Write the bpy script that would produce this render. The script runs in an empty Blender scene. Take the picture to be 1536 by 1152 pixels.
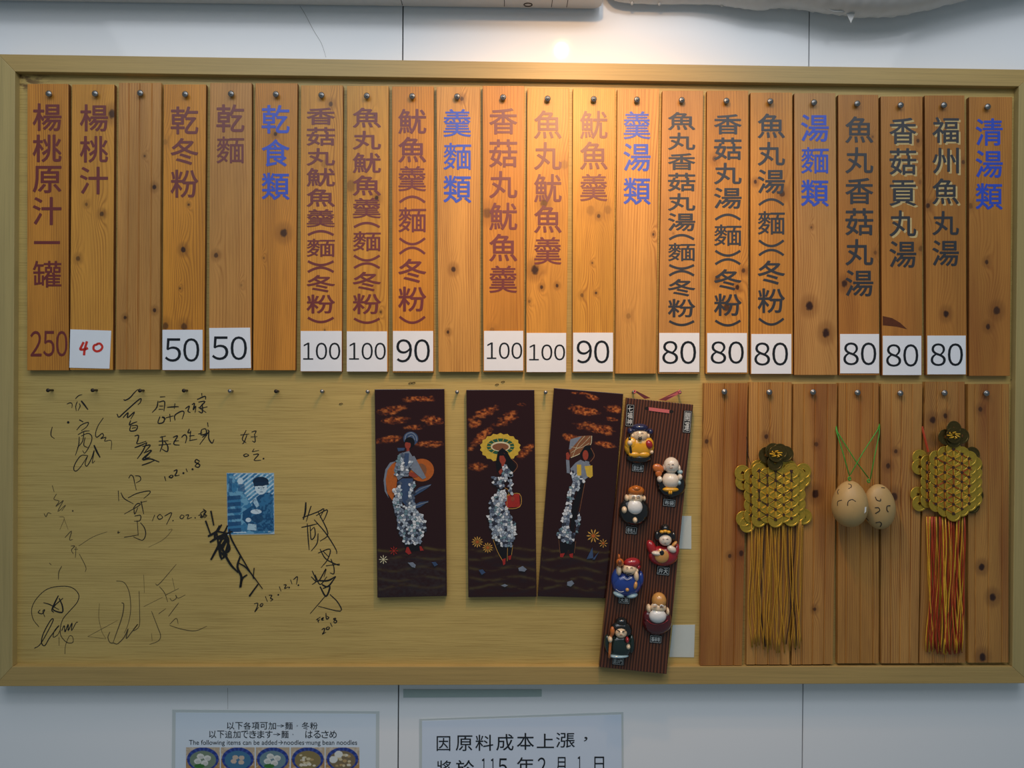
import bpy, bmesh, math, random
import numpy as np
from mathutils import Vector, Matrix, Euler, noise as mnoise

random.seed(7)
C = bpy.context.scene.collection
SC = bpy.context.scene

# ------------------------------------------------------------------ camera
F = 1130.0
CAM = Vector((-0.05022, -1.67389, -0.01445))
ROT = Euler((math.pi/2 - 0.0052686, -0.0073579, -0.0188345), 'XYZ')
RM = ROT.to_matrix()
cd = bpy.data.cameras.new('camera'); cam = bpy.data.objects.new('camera', cd); C.objects.link(cam)
cam.location = CAM; cam.rotation_euler = ROT
cd.sensor_fit = 'HORIZONTAL'; cd.sensor_width = 36.0; cd.lens = F/1536*36; cd.clip_start = 0.02
SC.camera = cam

# ------------------------------------------------------------------ world, lights, exposure
SC.view_settings.view_transform = 'Standard'; SC.view_settings.look = 'None'
SC.view_settings.gamma = 1; SC.view_settings.use_curve_mapping = False
SC.view_settings.exposure = 0.0
w = bpy.data.worlds.new('world'); SC.world = w; w.use_nodes = True
bg = w.node_tree.nodes['Background']; bg.inputs[0].default_value = (0.62, 0.78, 0.88, 1); bg.inputs[1].default_value = 0.19

def light(name, kind, loc, target, power, col, **kw):
    d = bpy.data.lights.new(name, kind); d.energy = power; d.color = col
    for k, v in kw.items(): setattr(d, k, v)
    o = bpy.data.objects.new(name, d); C.objects.link(o); o.location = loc
    o.rotation_euler = (Vector(target)-Vector(loc)).to_track_quat('-Z', 'Y').to_euler(); return o
# warm spot lamp just above the board, cool fluorescent tubes on the ceiling of the shop
light('warm_spot_lamp', 'SPOT', (0.13, -0.55, 0.96), (0.125, 0.0, 0.20), 15.5, (1.0, 0.55, 0.22), spot_size=math.radians(97), spot_blend=1.0, shadow_soft_size=0.012)
light('warm_lower_lamp', 'SPOT', (0.16, -0.62, 0.77), (0.15, 0.0, 0.12), 13.5, (1.0, 0.57, 0.24), spot_size=math.radians(95), spot_blend=1.0, shadow_soft_size=0.04)
light('ceiling_tube_light', 'AREA', (0.1, -1.6, 1.70), (0.0, 0.0, 0.1), 8, (0.92, 0.95, 1.0), shape='RECTANGLE', size=2.6, size_y=0.25)
light('ceiling_panel_light', 'AREA', (0.0, -1.55, 1.45), (0.0, -1.0, 0.0), 27, (0.93, 0.95, 1.0), shape='RECTANGLE', size=3.4, size_y=1.8)

# ------------------------------------------------------------------ helpers
def P(px, py, y):
    d = RM @ Vector(((px-768)/F, (576-py)/F, -1.0))
    return CAM + d*((y-CAM.y)/d.y)
def mpp(y): return (y-CAM.y)/F          # metres per pixel at depth y
def srgb(r, g, b):
    f = lambda c: (c/255/12.92) if c/255 <= 0.04045 else ((c/255+0.055)/1.055)**2.4
    return (f(r), f(g), f(b), 1.0)
def tag(o, label, cat, group=None):
    o['label'] = label; o['category'] = cat
    if group: o['group'] = group
    return o
def thing(name, loc, label, cat, group=None):
    o = bpy.data.objects.new(name, None); C.objects.link(o); o.location = loc
    o.empty_display_size = 0.02
    return tag(o, label, cat, group)
def root_loc(o):
    v = Vector((0, 0, 0))
    while o: v = v + Vector(o.location); o = o.parent
    return v
def mesh_obj(name, V, Fc, mat, parent=None, loc=None, smooth=False, bevel=0.0, mats=None):
    """V in world coordinates; the object's origin is its parent's (or loc)."""
    org = root_loc(parent) if parent else (Vector(loc) if loc is not None else Vector((0, 0, 0)))
    me = bpy.data.meshes.new(name)
    me.from_pydata([tuple(Vector(v)-org) for v in V], [], [tuple(f) for f in Fc])
    bm = bmesh.new(); bm.from_mesh(me)
    if bevel > 0:
        bmesh.ops.recalc_face_normals(bm, faces=bm.faces)
        ed = [e for e in bm.edges if len(e.link_faces) == 2 and e.calc_face_angle(0) > 0.6]
        bmesh.ops.bevel(bm, geom=ed, offset=bevel, segments=2, affect='EDGES', profile=0.5)
    elif bevel == 0: bmesh.ops.recalc_face_normals(bm, faces=bm.faces)
    bm.to_mesh(me); bm.free()
    if smooth:
        for p in me.polygons: p.use_smooth = True
    me.materials.append(mat)
    for m in (mats or []): me.materials.append(m)
    o = bpy.data.objects.new(name, me); C.objects.link(o)
    if parent: o.parent = parent
    else: o.location = org
    return o
class MB:
    def __init__(s): s.V = []; s.F = []
    def add(s, V, Fc):
        n = len(s.V); s.V += [Vector(v) for v in V]; s.F += [tuple(i+n for i in f) for f in Fc]
    def build(s, name, mat, parent=None, **k): return mesh_obj(name, s.V, s.F, mat, parent, **k)
BOXF = [(0,1,2,3), (7,6,5,4), (0,4,5,1), (1,5,6,2), (2,6,7,3), (3,7,4,0)]
def slab_geo(quad, yf, yb):
    """quad: four (px,py) or (px,py,y); front face seen there, straight back to depth yb"""
    ff = [P(q[0], q[1], q[2] if len(q) > 2 else yf) for q in quad]
    return ff + [Vector((v.x, (yb if len(q) <= 2 else q[2]+yb), v.z)) for v, q in zip(ff, quad)], BOXF
def slab(name, quad, yf, yb, mat, parent=None, bevel=0.0, **k):
    V, Fc = slab_geo(quad, yf, yb); return mesh_obj(name, V, Fc, mat, parent, bevel=bevel, **k)
def rect(x0, y0, x1, y1): return [(x0, y0), (x1, y0), (x1, y1), (x0, y1)]
def frame_at(d):
    d = d.normalized(); a = Vector((0, 1, 0)) if abs(d.y) < 0.9 else Vector((1, 0, 0))
    u = d.cross(a).normalized(); return u, d.cross(u).normalized()
def tube_geo(pts, r, n=6):
    pts = [Vector(p) for p in pts]; V = []; Fc = []; m = len(pts)
    for i, p in enumerate(pts):
        d = pts[min(i+1, m-1)]-pts[max(i-1, 0)]
        if d.length < 1e-9: d = Vector((0, 0, 1))
        u, v = frame_at(d); rr = r[i] if isinstance(r, (list, tuple)) else r
        for k in range(n):
            a = 2*math.pi*k/n; V.append(p+u*math.cos(a)*rr+v*math.sin(a)*rr)
    for i in range(m-1):
        for k in range(n): Fc.append((i*n+k, i*n+(k+1) % n, (i+1)*n+(k+1) % n, (i+1)*n+k))
    Fc.append(tuple(range(n))[::-1]); Fc.append(tuple((m-1)*n+k for k in range(n)))
    return V, Fc
def smooth_line(pts, sub=4):
    if len(pts) < 3: return [tuple(p) for p in pts]
    P_ = [np.array(p, float) for p in pts]; P_ = [2*P_[0]-P_[1]]+P_+[2*P_[-1]-P_[-2]]; out = []
    for i in range(1, len(P_)-2):
        a, b, c, d = P_[i-1:i+3]
        for k in range(sub):
            t = k/sub; out.append(tuple(0.5*((2*b)+(-a+c)*t+(2*a-5*b+4*c-d)*t*t+(-a+3*b-3*c+d)*t**3)))
    out.append(tuple(P_[-2])); return out
def ribbon_geo(pts, wpx, y, taper=True):
    """flat ink stroke through pixel points, on the surface at depth y"""
    q = smooth_line(pts); n = len(q); V = []; Fc = []
    for i, p in enumerate(q):
        a = q[max(i-1, 0)]; b = q[min(i+1, n-1)]; dx, dy = b[0]-a[0], b[1]-a[1]; L = math.hypot(dx, dy) or 1
        t = i/(n-1) if n > 1 else 0.5
        ww = wpx/2*(0.55+0.45*math.sin(math.pi*min(max(t*0.9+0.12, 0), 1)) if taper else 1)
        nx, ny = -dy/L*ww, dx/L*ww
        V += [P(p[0]+nx, p[1]+ny, y), P(p[0]-nx, p[1]-ny, y)]
    for i in range(n-1): Fc.append((2*i, 2*i+1, 2*i+3, 2*i+2))
    return V, Fc
def poly_geo(pts, y, relief=0.0):
    V = [P(p[0], p[1], y) for p in pts]; n = len(V)
    if relief:
        V += [Vector((v.x, y+relief, v.z)) for v in V]
        return V, [tuple(range(n)), tuple(range(n, 2*n))[::-1]]+[(i, (i+1) % n, n+(i+1) % n, n+i) for i in range(n)]
    return V, [tuple(range(n))]
def ell_pts(cx, cy, rx, ry, n=20, a0=0, rot=0):
    out = []
    for k in range(n):
        a = a0+2*math.pi*k/n; x, y = rx*math.cos(a), ry*math.sin(a)
        out.append((cx+x*math.cos(rot)-y*math.sin(rot), cy+x*math.sin(rot)+y*math.cos(rot)))
    return out
def ball_geo(c, rx, ry, rz, nu=16, nv=10, rot=0.0, egg=0.0):
    V = []; Fc = []; c = Vector(c)
    def pt(a, b):
        x = rx*math.cos(a)*math.sin(b); y = ry*math.sin(a)*math.sin(b); z = rz*math.cos(b)
        s = 1-egg*math.cos(b); x *= s; y *= s
        return c+Vector((x*math.cos(rot)+z*math.sin(rot), y, -x*math.sin(rot)+z*math.cos(rot)))
    V.append(pt(0, 0))
    for j in range(1, nv):
        for i in range(nu): V.append(pt(2*math.pi*i/nu, math.pi*j/nv))
    V.append(pt(0, math.pi)); n = len(V)-1
    for i in range(nu):
        Fc.append((0, 1+i, 1+(i+1) % nu)); Fc.append((n, n-nu+(i+1) % nu, n-nu+i))
        for j in range(nv-2): a = 1+j*nu; Fc.append((a+i, a+nu+i, a+nu+(i+1) % nu, a+(i+1) % nu))
    return V, Fc

# ------------------------------------------------------------------ materials
def nt(name):
    m = bpy.data.materials.new(name); m.use_nodes = True; t = m.node_tree
    return m, t, t.nodes['Principled BSDF']
def flat(name, col, rough=0.5, metal=0.0, coat=0.0, spec=0.5, var=0.0, vs=60.0, bump=0.0, alpha=1.0):
    m, t, b = nt(name); b.inputs['Base Color'].default_value = col; b.inputs['Roughness'].default_value = rough
    b.inputs['Metallic'].default_value = metal; b.inputs['Coat Weight'].default_value = coat; b.inputs['Coat Roughness'].default_value = 0.42 if coat > 0.8 else 0.08
    b.inputs['Specular IOR Level'].default_value = spec; b.inputs['Alpha'].default_value = alpha
    tc = t.nodes.new('ShaderNodeTexCoord'); n = t.nodes.new('ShaderNodeTexNoise')
    n.inputs['Scale'].default_value = vs; n.inputs['Detail'].default_value = 3
    t.links.new(tc.outputs['Object'], n.inputs['Vector'])
    mx = t.nodes.new('ShaderNodeMix'); mx.data_type = 'RGBA'
    mx.inputs[6].default_value = tuple(c*(1-var) for c in col[:3])+(1,); mx.inputs[7].default_value = tuple(min(1, c*(1+var)) for c in col[:3])+(1,)
    t.links.new(n.outputs['Fac'], mx.inputs[0]); t.links.new(mx.outputs[2], b.inputs['Base Color'])
    if bump:
        bp = t.nodes.new('ShaderNodeBump'); bp.inputs['Strength'].default_value = bump; bp.inputs['Distance'].default_value = 0.001
        t.links.new(n.outputs['Fac'], bp.inputs['Height']); t.links.new(bp.outputs[0], b.inputs['Normal'])
    return m
class G:
    """small node helper"""
    def __init__(s, t): s.t = t
    def val(s, sock, v):
        if hasattr(v, 'links'): s.t.links.new(v, sock)
        else: sock.default_value = v
    def m(s, op, a, b=0.0, c=0.0, clamp=False):
        n = s.t.nodes.new('ShaderNodeMath'); n.operation = op; n.use_clamp = clamp
        s.val(n.inputs[0], a); s.val(n.inputs[1], b); s.val(n.inputs[2], c); return n.outputs[0]
    def noise(s, x, z, sx, sz, seed, detail=2.0, scale=1.0):
        cb = s.t.nodes.new('ShaderNodeCombineXYZ')
        s.val(cb.inputs[0], s.m('MULTIPLY', x, sx)); cb.inputs[1].default_value = seed; s.val(cb.inputs[2], s.m('MULTIPLY', z, sz))
        n = s.t.nodes.new('ShaderNodeTexNoise'); n.inputs['Scale'].default_value = scale; n.inputs['Detail'].default_value = detail
        s.t.links.new(cb.outputs[0], n.inputs['Vector']); return n.outputs['Fac']
    def mix(s, f, a, b):
        n = s.t.nodes.new('ShaderNodeMix'); n.data_type = 'RGBA'; s.val(n.inputs[0], f); s.val(n.inputs[6], a); s.val(n.inputs[7], b); return n.outputs[2]
    def smooth(s, v, a, b):
        n = s.t.nodes.new('ShaderNodeMapRange'); n.interpolation_type = 'SMOOTHSTEP'; s.val(n.inputs[0], v)
        n.inputs[1].default_value = a; n.inputs[2].default_value = b; return n.outputs[0]
def pine(name, base, dark, knots, seed, rough=0.36, lines=210.0, wob=9.0, red=0.0):
    m, t, b = nt(name); g = G(t)
    tc = t.nodes.new('ShaderNodeTexCoord'); sp = t.nodes.new('ShaderNodeSeparateXYZ'); t.links.new(tc.outputs['Object'], sp.inputs[0])
    x, z = sp.outputs[0], sp.outputs[2]
    h = g.m('ADD', g.m('MULTIPLY', x, lines), g.m('MULTIPLY', g.noise(x, z, 9, 1.5, seed, 1.0), wob))
    core = 0.0; halo = 0.0
    for kx, kz, r, s in knots:
        dx = g.m('MULTIPLY', g.m('SUBTRACT', x, kx), 1.0/r); dz = g.m('MULTIPLY', g.m('SUBTRACT', z, kz), 0.8/r)
        d2 = g.m('ADD', g.m('MULTIPLY', dx, dx), g.m('MULTIPLY', dz, dz))
        h = g.m('ADD', h, g.m('MULTIPLY', g.m('EXPONENT', g.m('MULTIPLY', g.m('ADD', g.m('MULTIPLY', dx, dx), g.m('MULTIPLY', g.m('MULTIPLY', dz, dz), 0.25)), -0.16)), 2.6))
        wob_ = g.m('ADD', d2, g.m('MULTIPLY', g.noise(x, z, 160, 160, seed+3, 2.0), 0.9))
        core = g.m('MAXIMUM', core, g.m('MULTIPLY', g.smooth(wob_, 1.6, 0.7), s))
        halo = g.m('MAXIMUM', halo, g.m('MULTIPLY', g.smooth(wob_, 9.0, 0.6), s*0.5))
    ring = g.m('ADD', g.m('MULTIPLY', g.m('SINE', g.m('MULTIPLY', h, 6.2832)), 0.5), 0.5)
    ring = g.m('POWER', ring, 2.2)
    vis = g.smooth(g.noise(x, z, 30, 2.5, seed+9, 2.0), 0.35, 0.75)
    fine = g.noise(x, z, 900, 14, seed+5, 2.0)
    tone = g.noise(x, z, 22, 2.2, seed+7, 2.0)
    col = g.mix(g.smooth(tone, 0.25, 0.8), tuple(c*1.08 for c in base[:3])+(1,), tuple(c*0.80 for c in base[:3])+(1,))
    col = g.mix(g.m('MULTIPLY', ring, g.m('MULTIPLY_ADD', vis, 0.55, 0.12)), col, dark)
    col = g.mix(g.m('MULTIPLY', g.smooth(fine, 0.45, 0.8), 0.45), col, tuple(c*0.75 for c in dark[:3])+(1,))
    if red: col = g.mix(g.m('MULTIPLY', g.smooth(g.noise(x, z, 14, 1.2, seed+21, 2.0), 0.5, 0.75), red), col, srgb(120, 48, 16))
    if knots:
        col = g.mix(halo, col, tuple(c*0.55 for c in dark[:3])+(1,)); col = g.mix(core, col, srgb(52, 24, 12))
    t.links.new(col, b.inputs['Base Color'])
    b.inputs['Roughness'].default_value = rough; b.inputs['Coat Weight'].default_value = 0.55; b.inputs['Coat Roughness'].default_value = 0.40; b.inputs['Specular IOR Level'].default_value = 0.25
    bp = t.nodes.new('ShaderNodeBump'); bp.inputs['Strength'].default_value = 0.35; bp.inputs['Distance'].default_value = 0.0006
    t.links.new(g.m('ADD', g.m('MULTIPLY', ring, -0.4), fine), bp.inputs['Height']); t.links.new(bp.outputs[0], b.inputs['Normal'])
    return m
def veneer(name, base, dark, horiz=True, fs=1.0, seed=1.0, amt=0.55, stain=False):
    m, t, b = nt(name); g = G(t)
    tc = t.nodes.new('ShaderNodeTexCoord'); sp = t.nodes.new('ShaderNodeSeparateXYZ'); t.links.new(tc.outputs['Object'], sp.inputs[0])
    x, z = (sp.outputs[0], sp.outputs[2]) if horiz else (sp.outputs[2], sp.outputs[0])
    a = g.noise(x, z, 7*fs, 460*fs, seed, 3.0); c = g.noise(x, z, 3, 40, seed+4, 3.0); d = g.noise(x, z, 30, 700, seed+8, 2.0)
    zz = g.m('ADD', g.m('MULTIPLY', z, 170), g.m('MULTIPLY', g.noise(x, z, 5, 12, seed+2, 2.0), 5))
    r = g.m('POWER', g.m('ADD', g.m('MULTIPLY', g.m('SINE', g.m('MULTIPLY', zz, 6.2832)), 0.5), 0.5), 3.0)
    col = g.mix(g.smooth(c, 0.2, 0.8), base, tuple(q*0.86 for q in base[:3])+(1,))
    col = g.mix(g.m('MULTIPLY', g.smooth(a, 0.46, 0.72), amt), col, dark)
    col = g.mix(g.m('MULTIPLY', g.m('MULTIPLY', r, g.smooth(d, 0.3, 0.7)), amt*0.5), col, dark)
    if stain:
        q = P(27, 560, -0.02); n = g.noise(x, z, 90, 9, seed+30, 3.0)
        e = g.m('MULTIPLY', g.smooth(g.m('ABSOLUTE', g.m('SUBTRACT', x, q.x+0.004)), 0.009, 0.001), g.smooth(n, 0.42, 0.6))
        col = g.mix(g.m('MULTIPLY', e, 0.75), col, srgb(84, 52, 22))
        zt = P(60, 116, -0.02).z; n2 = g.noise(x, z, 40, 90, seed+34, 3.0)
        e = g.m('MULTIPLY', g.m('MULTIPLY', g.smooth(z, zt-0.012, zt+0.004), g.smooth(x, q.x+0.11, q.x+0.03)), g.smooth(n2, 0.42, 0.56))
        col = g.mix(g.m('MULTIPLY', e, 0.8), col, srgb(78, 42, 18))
    t.links.new(col, b.inputs['Base Color']); b.inputs['Roughness'].default_value = 0.42
    bp = t.nodes.new('ShaderNodeBump'); bp.inputs['Strength'].default_value = 0.3; bp.inputs['Distance'].default_value = 0.0006
    t.links.new(a, bp.inputs['Height']); t.links.new(bp.outputs[0], b.inputs['Normal'])
    return m
def attr_mat(name, rough=0.25, coat=0.3):
    m, t, b = nt(name); a = t.nodes.new('ShaderNodeVertexColor'); a.layer_name = 'paint'
    t.links.new(a.outputs[0], b.inputs['Base Color']); b.inputs['Roughness'].default_value = rough; b.inputs['Coat Weight'].default_value = coat
    return m

M = {}
M['wall'] = flat('white_enamel_panel', srgb(244, 246, 248), 0.06, spec=0.4, var=0.01, vs=3)
M['gap'] = flat('dark_gap', srgb(45, 42, 40), 0.8)
M['board'] = veneer('board_veneer', srgb(204, 176, 104), srgb(146, 118, 58), True, 1.0, 2.0, 0.5, stain=True)
M['railh'] = veneer('rail_veneer_horizontal', srgb(188, 158, 96), srgb(142, 122, 72), True, 0.55, 5.0, 0.35)
M['railv'] = veneer('rail_veneer_vertical', srgb(186, 164, 106), srgb(146, 130, 82), False, 0.55, 9.0, 0.35)
M['maroon'] = flat('maroon_vinyl', srgb(112, 26, 20), 0.45, coat=0.9, var=0.1)
M['blue'] = flat('blue_vinyl', srgb(28, 70, 190), 0.45, coat=0.9, var=0.08)
M['black'] = flat('black_vinyl', srgb(34, 34, 40), 0.45, coat=0.9, var=0.1)
M['ghost'] = flat('glue_residue', srgb(206, 178, 120), 0.6, var=0.2, vs=200)
M['steel'] = flat('screw_steel', srgb(150, 148, 145), 0.35, metal=0.9, var=0.2, vs=400)
M['rust'] = flat('dark_steel', srgb(60, 52, 46), 0.45, metal=0.7, var=0.3, vs=300)
M['card'] = flat('white_price_card', srgb(242, 244, 248), 0.28, coat=0.3, var=0.02)
M['ink'] = flat('black_print', srgb(26, 30, 36), 0.3, var=0.1)
M['inkfade'] = flat('faded_marker', srgb(84, 72, 44), 0.5, var=0.2, vs=150)
M['marker'] = flat('black_marker', srgb(24, 22, 22), 0.45, var=0.2, vs=150)
M['redpen'] = flat('red_marker', srgb(214, 52, 38), 0.45, var=0.15, vs=200)
M['paper'] = flat('plain_paper', srgb(206, 214, 208), 0.6, var=0.03)
M['lam'] = flat('laminate_edge', srgb(206, 214, 214), 0.18, coat=0.4)
M['tapeg'] = flat('greenish_tape', srgb(176, 194, 190), 0.3)

# ------------------------------------------------------------------ text
_glyph = {}
def glyph(ch, off=0.0, size=1.0):
    key = ch
    if key in _glyph: return _glyph[key]
    cu = bpy.data.curves.new('lettering_source', 'FONT'); cu.body = ch; cu.resolution_u = 4
    o = bpy.data.objects.new('lettering_source', cu); C.objects.link(o)
    bpy.context.view_layer.update()
    me = o.evaluated_get(bpy.context.evaluated_depsgraph_get()).to_mesh()
    V = np.array([v.co[:2] for v in me.vertices]).reshape(-1, 2); Fc = [tuple(p.vertices) for p in me.polygons]
    o.evaluated_get(bpy.context.evaluated_depsgraph_get()).to_mesh_clear()
    C.objects.unlink(o); bpy.data.objects.remove(o); bpy.data.curves.remove(cu)
    lo = V.min(0); hi = V.max(0); V = (V-lo)/np.maximum(hi-lo, 1e-6); _glyph[key] = (V, Fc); return _glyph[key]
def text_quad(mb, ch, quad, y, off=0.0):
    """fit the text's own outline box to a pixel quad (tl,tr,br,bl)"""
    V, Fc = glyph(ch); tl, tr, br, bl = [np.array(q, float) for q in quad]; out = []
    for u, v in V:
        p = (1-v)*((1-u)*bl+u*br)+v*((1-u)*tl+u*tr); out.append(P(p[0], p[1], y(p[1]) if callable(y) else y))
    mb.add(out, Fc)
    if off:                                    # heavier, round cornered strokes: the same outline laid down again all around
        rr = off*abs(np.array(br)-np.array(bl)).max()*mpp(YP)
        for k in range(8):
            a = 2*math.pi*k/8; mb.add([v+Vector((math.cos(a)*rr, -0.000004*(k+1), math.sin(a)*rr)) for v in out], Fc)
def text_box(mb, ch, x0, y0, x1, y1, y, off=0.0): text_quad(mb, ch, rect(x0, y0, x1, y1), y, off)
def arc_paren(mb, x0, y0, x1, y1, y, up, w=3.6):
    pts = [(x0+(x1-x0)*k/10, (y1-(y1-y0)*math.sin(math.pi*(0.12+0.76*k/10))**1.0*1.0) if up else (y0+(y1-y0)*math.sin(math.pi*(0.12+0.76*k/10)))) for k in range(11)]
    a = math.sin(math.pi*0.12)
    pts = [(p[0], (y1-(y1-p[1]-a*(y1-y0))/(1-a)-w/2*0) if up else (y0+(p[1]-y0-a*(y1-y0))/(1-a))) for p in pts]
    V, Fc = ribbon_geo(pts, w, y, taper=False); mb.add(V, Fc)

# ------------------------------------------------------------------ wall
YB = -0.020   # face of the backboard
YF = -0.036   # face of the frame
YP = -0.032   # face of the planks
wall = mesh_obj('wall_back', [(-2.2, 0.014, -1.3), (2.2, 0.014, -1.3), (2.2, 0.014, 1.4), (-2.2, 0.014, 1.4), (-2.2, 0.06, -1.3), (2.2, 0.06, -1.3), (2.2, 0.06, 1.4), (-2.2, 0.06, 1.4)], BOXF, M['gap'])
wall['kind'] = 'structure'
s1 = (P(603, 50, 0).x+P(598.6, 1090, 0).x)/2; s2 = (P(1211.5, 50, 0).x+P(1206.5, 1090, 0).x)/2; g_ = 0.0013
for a, b_ in ((-2.2, s1-g_), (s1+g_, s2-g_), (s2+g_, 2.2)):
    V = [(a, 0, -1.3), (b_, 0, -1.3), (b_, 0, 1.4), (a, 0, 1.4), (a, 0.014, -1.3), (b_, 0.014, -1.3), (b_, 0.014, 1.4), (a, 0.014, 1.4)]
    mesh_obj('wall_panel', V, BOXF, M['wall'], wall, bevel=0.0006)
ck = MB()
for pts in ([(450, 9), (458, 22), (470, 45), (482, 65), (489, 86)], [(341.5, 1032), (341.8, 1064)]):
    V, Fc = ribbon_geo(pts, 0.7, -0.0003); ck.add(V, Fc)
ck.build('hairline_crack', flat('crack_grey', srgb(150, 150, 148), 0.6), wall, bevel=-1)

# ------------------------------------------------------------------ board and frame
ctr = P(768, 576, YB)
board = thing('menu_board', (ctr.x, YB, ctr.z), 'large framed beige veneer menu board covering most of the white wall, signed in black marker', 'board')
IN = [(22.4, 107.3), (1528.5, 129.5), (1518.6, 1000), (18.5, 1000)]
OUT = [(-3, 81), (1556, 104.5), (1546, 1025), (-9, 1029.5)]
bq = [P(q[0], q[1], YF) for q in IN]
V = [Vector((v.x+dx, YB, v.z+dz)) for v, dx, dz in zip(bq, (-.01, .01, .01, -.01), (.01, .01, -.01, -.01))]
mesh_obj('backboard', V+[Vector((v.x, -0.006, v.z)) for v in V], BOXF, M['board'], board)
for i, nm in enumerate(('h', 'v', 'h', 'v')):
    j = (i+1) % 4
    slab('frame_rail', [OUT[i], OUT[j], IN[j], IN[i]], YF, -0.004, M['rail'+nm], board, bevel=0.0009)
def nail_mesh(name, r, L, mat):
    me = bpy.data.meshes.new(name); bm = bmesh.new()
    prof = [(0.0, -L), (r*0.35, -L-r*0.02), (r*0.42, -L+r*0.25), (r*0.62, -L+r*0.25), (r, -L+r*0.45), (r*0.98, -L+r*0.8), (r*0.6, -L+r*1.0), (r*0.55, 0.004)]
    rings = []
    for rr, yy in prof:
        if rr == 0: rings.append([bm.verts.new((0, yy, 0))]); continue
        rings.append([bm.verts.new((rr*math.cos(k*math.pi/6), yy, rr*math.sin(k*math.pi/6))) for k in range(12)])
    for a, b_ in zip(rings, rings[1:]):
        for k in range(12):
            if len(a) == 1: bm.faces.new((a[0], b_[(k+1) % 12], b_[k]))
            else: bm.faces.new((a[k], a[(k+1) % 12], b_[(k+1) % 12], b_[k]))
    bmesh.ops.recalc_face_normals(bm, faces=bm.faces); bm.to_mesh(me); bm.free()
    for p in me.polygons: p.use_smooth = True
    me.materials.append(mat); return me
SCREW = nail_mesh('screw', 0.0066, 0.011, M['steel']); NAIL = nail_mesh('nail', 0.0042, 0.020, M['rust']); NAIL2 = nail_mesh('nail_light', 0.0042, 0.020, M['steel'])
def put(name, me, parent, px, py, ysurf, L, tilt=(0, 0)):
    p = P(px, py, ysurf-L); o = bpy.data.objects.new(name, me); C.objects.link(o); o.parent = parent
    o.location = Vector((p.x, ysurf, p.z))-root_loc(parent); o.rotation_euler = (tilt[0], 0, tilt[1]); return o
for i, (x, y) in enumerate([(71, 585.5), (138, 585.5), (209, 586), (275, 586), (344, 586.5), (413.5, 587), (482.5, 587), (551, 587.5), (685.5, 588), (818.5, 588.5), (951.5, 588), (1020, 588.5)]):
    put('nail', NAIL if i < 4 or i in (5,) else NAIL2, board, x, y, YB, 0.020)
st = MB()
for x, y in [(613, 575), (618, 574.5), (743, 577), (752, 573), (1516, 570), (509, 606)]:
    V, Fc = tube_geo([P(x, y, YB-0.001), P(x+2.5, y-1, YB-0.003), P(x+5, y-0.6, YB-0.001)], 0.0008, 5); st.add(V, Fc)
st.build('staple', M['rust'], board)

# ---- handwriting on the board
def strokes(name, ox, oy, s, items, mat, wpx, yy=YB-0.0004):
    mb = MB()
    for k, it in enumerate(items):
        wv = wpx
        if isinstance(it[0], (int, float)) and isinstance(it[1], list): wv = it[0]; it = it[1]
        if len(it) == 1 or isinstance(it, tuple):
            q = it if isinstance(it, tuple) else it[0]; V, Fc = poly_geo(ell_pts(ox+q[0]/s, oy+q[1]/s, wv*0.65, wv*0.65, 8), yy-0.00001*k)
        else: V, Fc = ribbon_geo([(ox+p[0]/s, oy+p[1]/s) for p in it], wv, yy-0.000004*k)
        mb.add(V, Fc)
    return mb.build(name, mat, board, bevel=-1)
A_ = (30, 570, 5.12); B_ = (30, 780, 5.12); C_ = (300, 620, 3.388)
strokes('marker_writing', *A_, [[(360,185),(385,175),(400,185),(398,215)], [(425,145),(450,120),(478,112)], [(440,165),(428,200),(432,238)], [(455,180),(462,200),(445,235)], (2.6,[(470,160),(490,185),(522,228)]),
 [(248,360),(238,400),(240,430),(265,450)], (3,[(370,325)]), (2.4,[(455,305),(485,322)]), [(435,385),(470,345),(525,325),(510,360),(470,390)], [(445,420),(490,395),(535,390)], [(455,435),(450,500),(425,580)], [(490,400),(480,470),(440,520)],
 [(470,430),(520,410),(550,430),(545,480),(500,560),(480,540)], [(500,440),(490,500),(520,520)], [(640,290),(600,350),(580,410),(590,440),(630,410),(640,430),(620,450),(660,440),(650,470),(700,465),(700,535)],
 [(520,580),(470,580),(430,630),(412,680),(430,700),(470,660),(520,580)], [(520,580),(500,640),(515,660),(550,600),(570,540),(555,635),(575,620)], (2.8,[(568,500),(590,550),(615,595)])], M['marker'], 1.4)
strokes('marker_writing', *A_, [[(795,150),(810,155),(845,135),(880,95),(905,72)], [(745,260),(760,285),(800,250),(920,145),(925,170),(905,190)], [(790,290),(830,250),(825,290),(880,245),(850,300)], [(850,310),(840,345),(870,330),(900,320)],
 [(850,350),(845,390),(890,385),(900,350),(855,350)], [(860,370),(890,365)], [(880,430),(910,425),(905,460),(900,490),(970,470)], [(880,520),(920,505),(975,480)], [(975,480),(940,550),(900,605)], [(940,510),(1000,500),(960,550)],
 [(950,560),(1010,540),(960,600),(1000,590)], (2.4,[(1010,545),(940,610),(1000,605),(1070,630)]), [(935,655),(980,640),(1030,620)]], M['marker'], 1.9)
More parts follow.
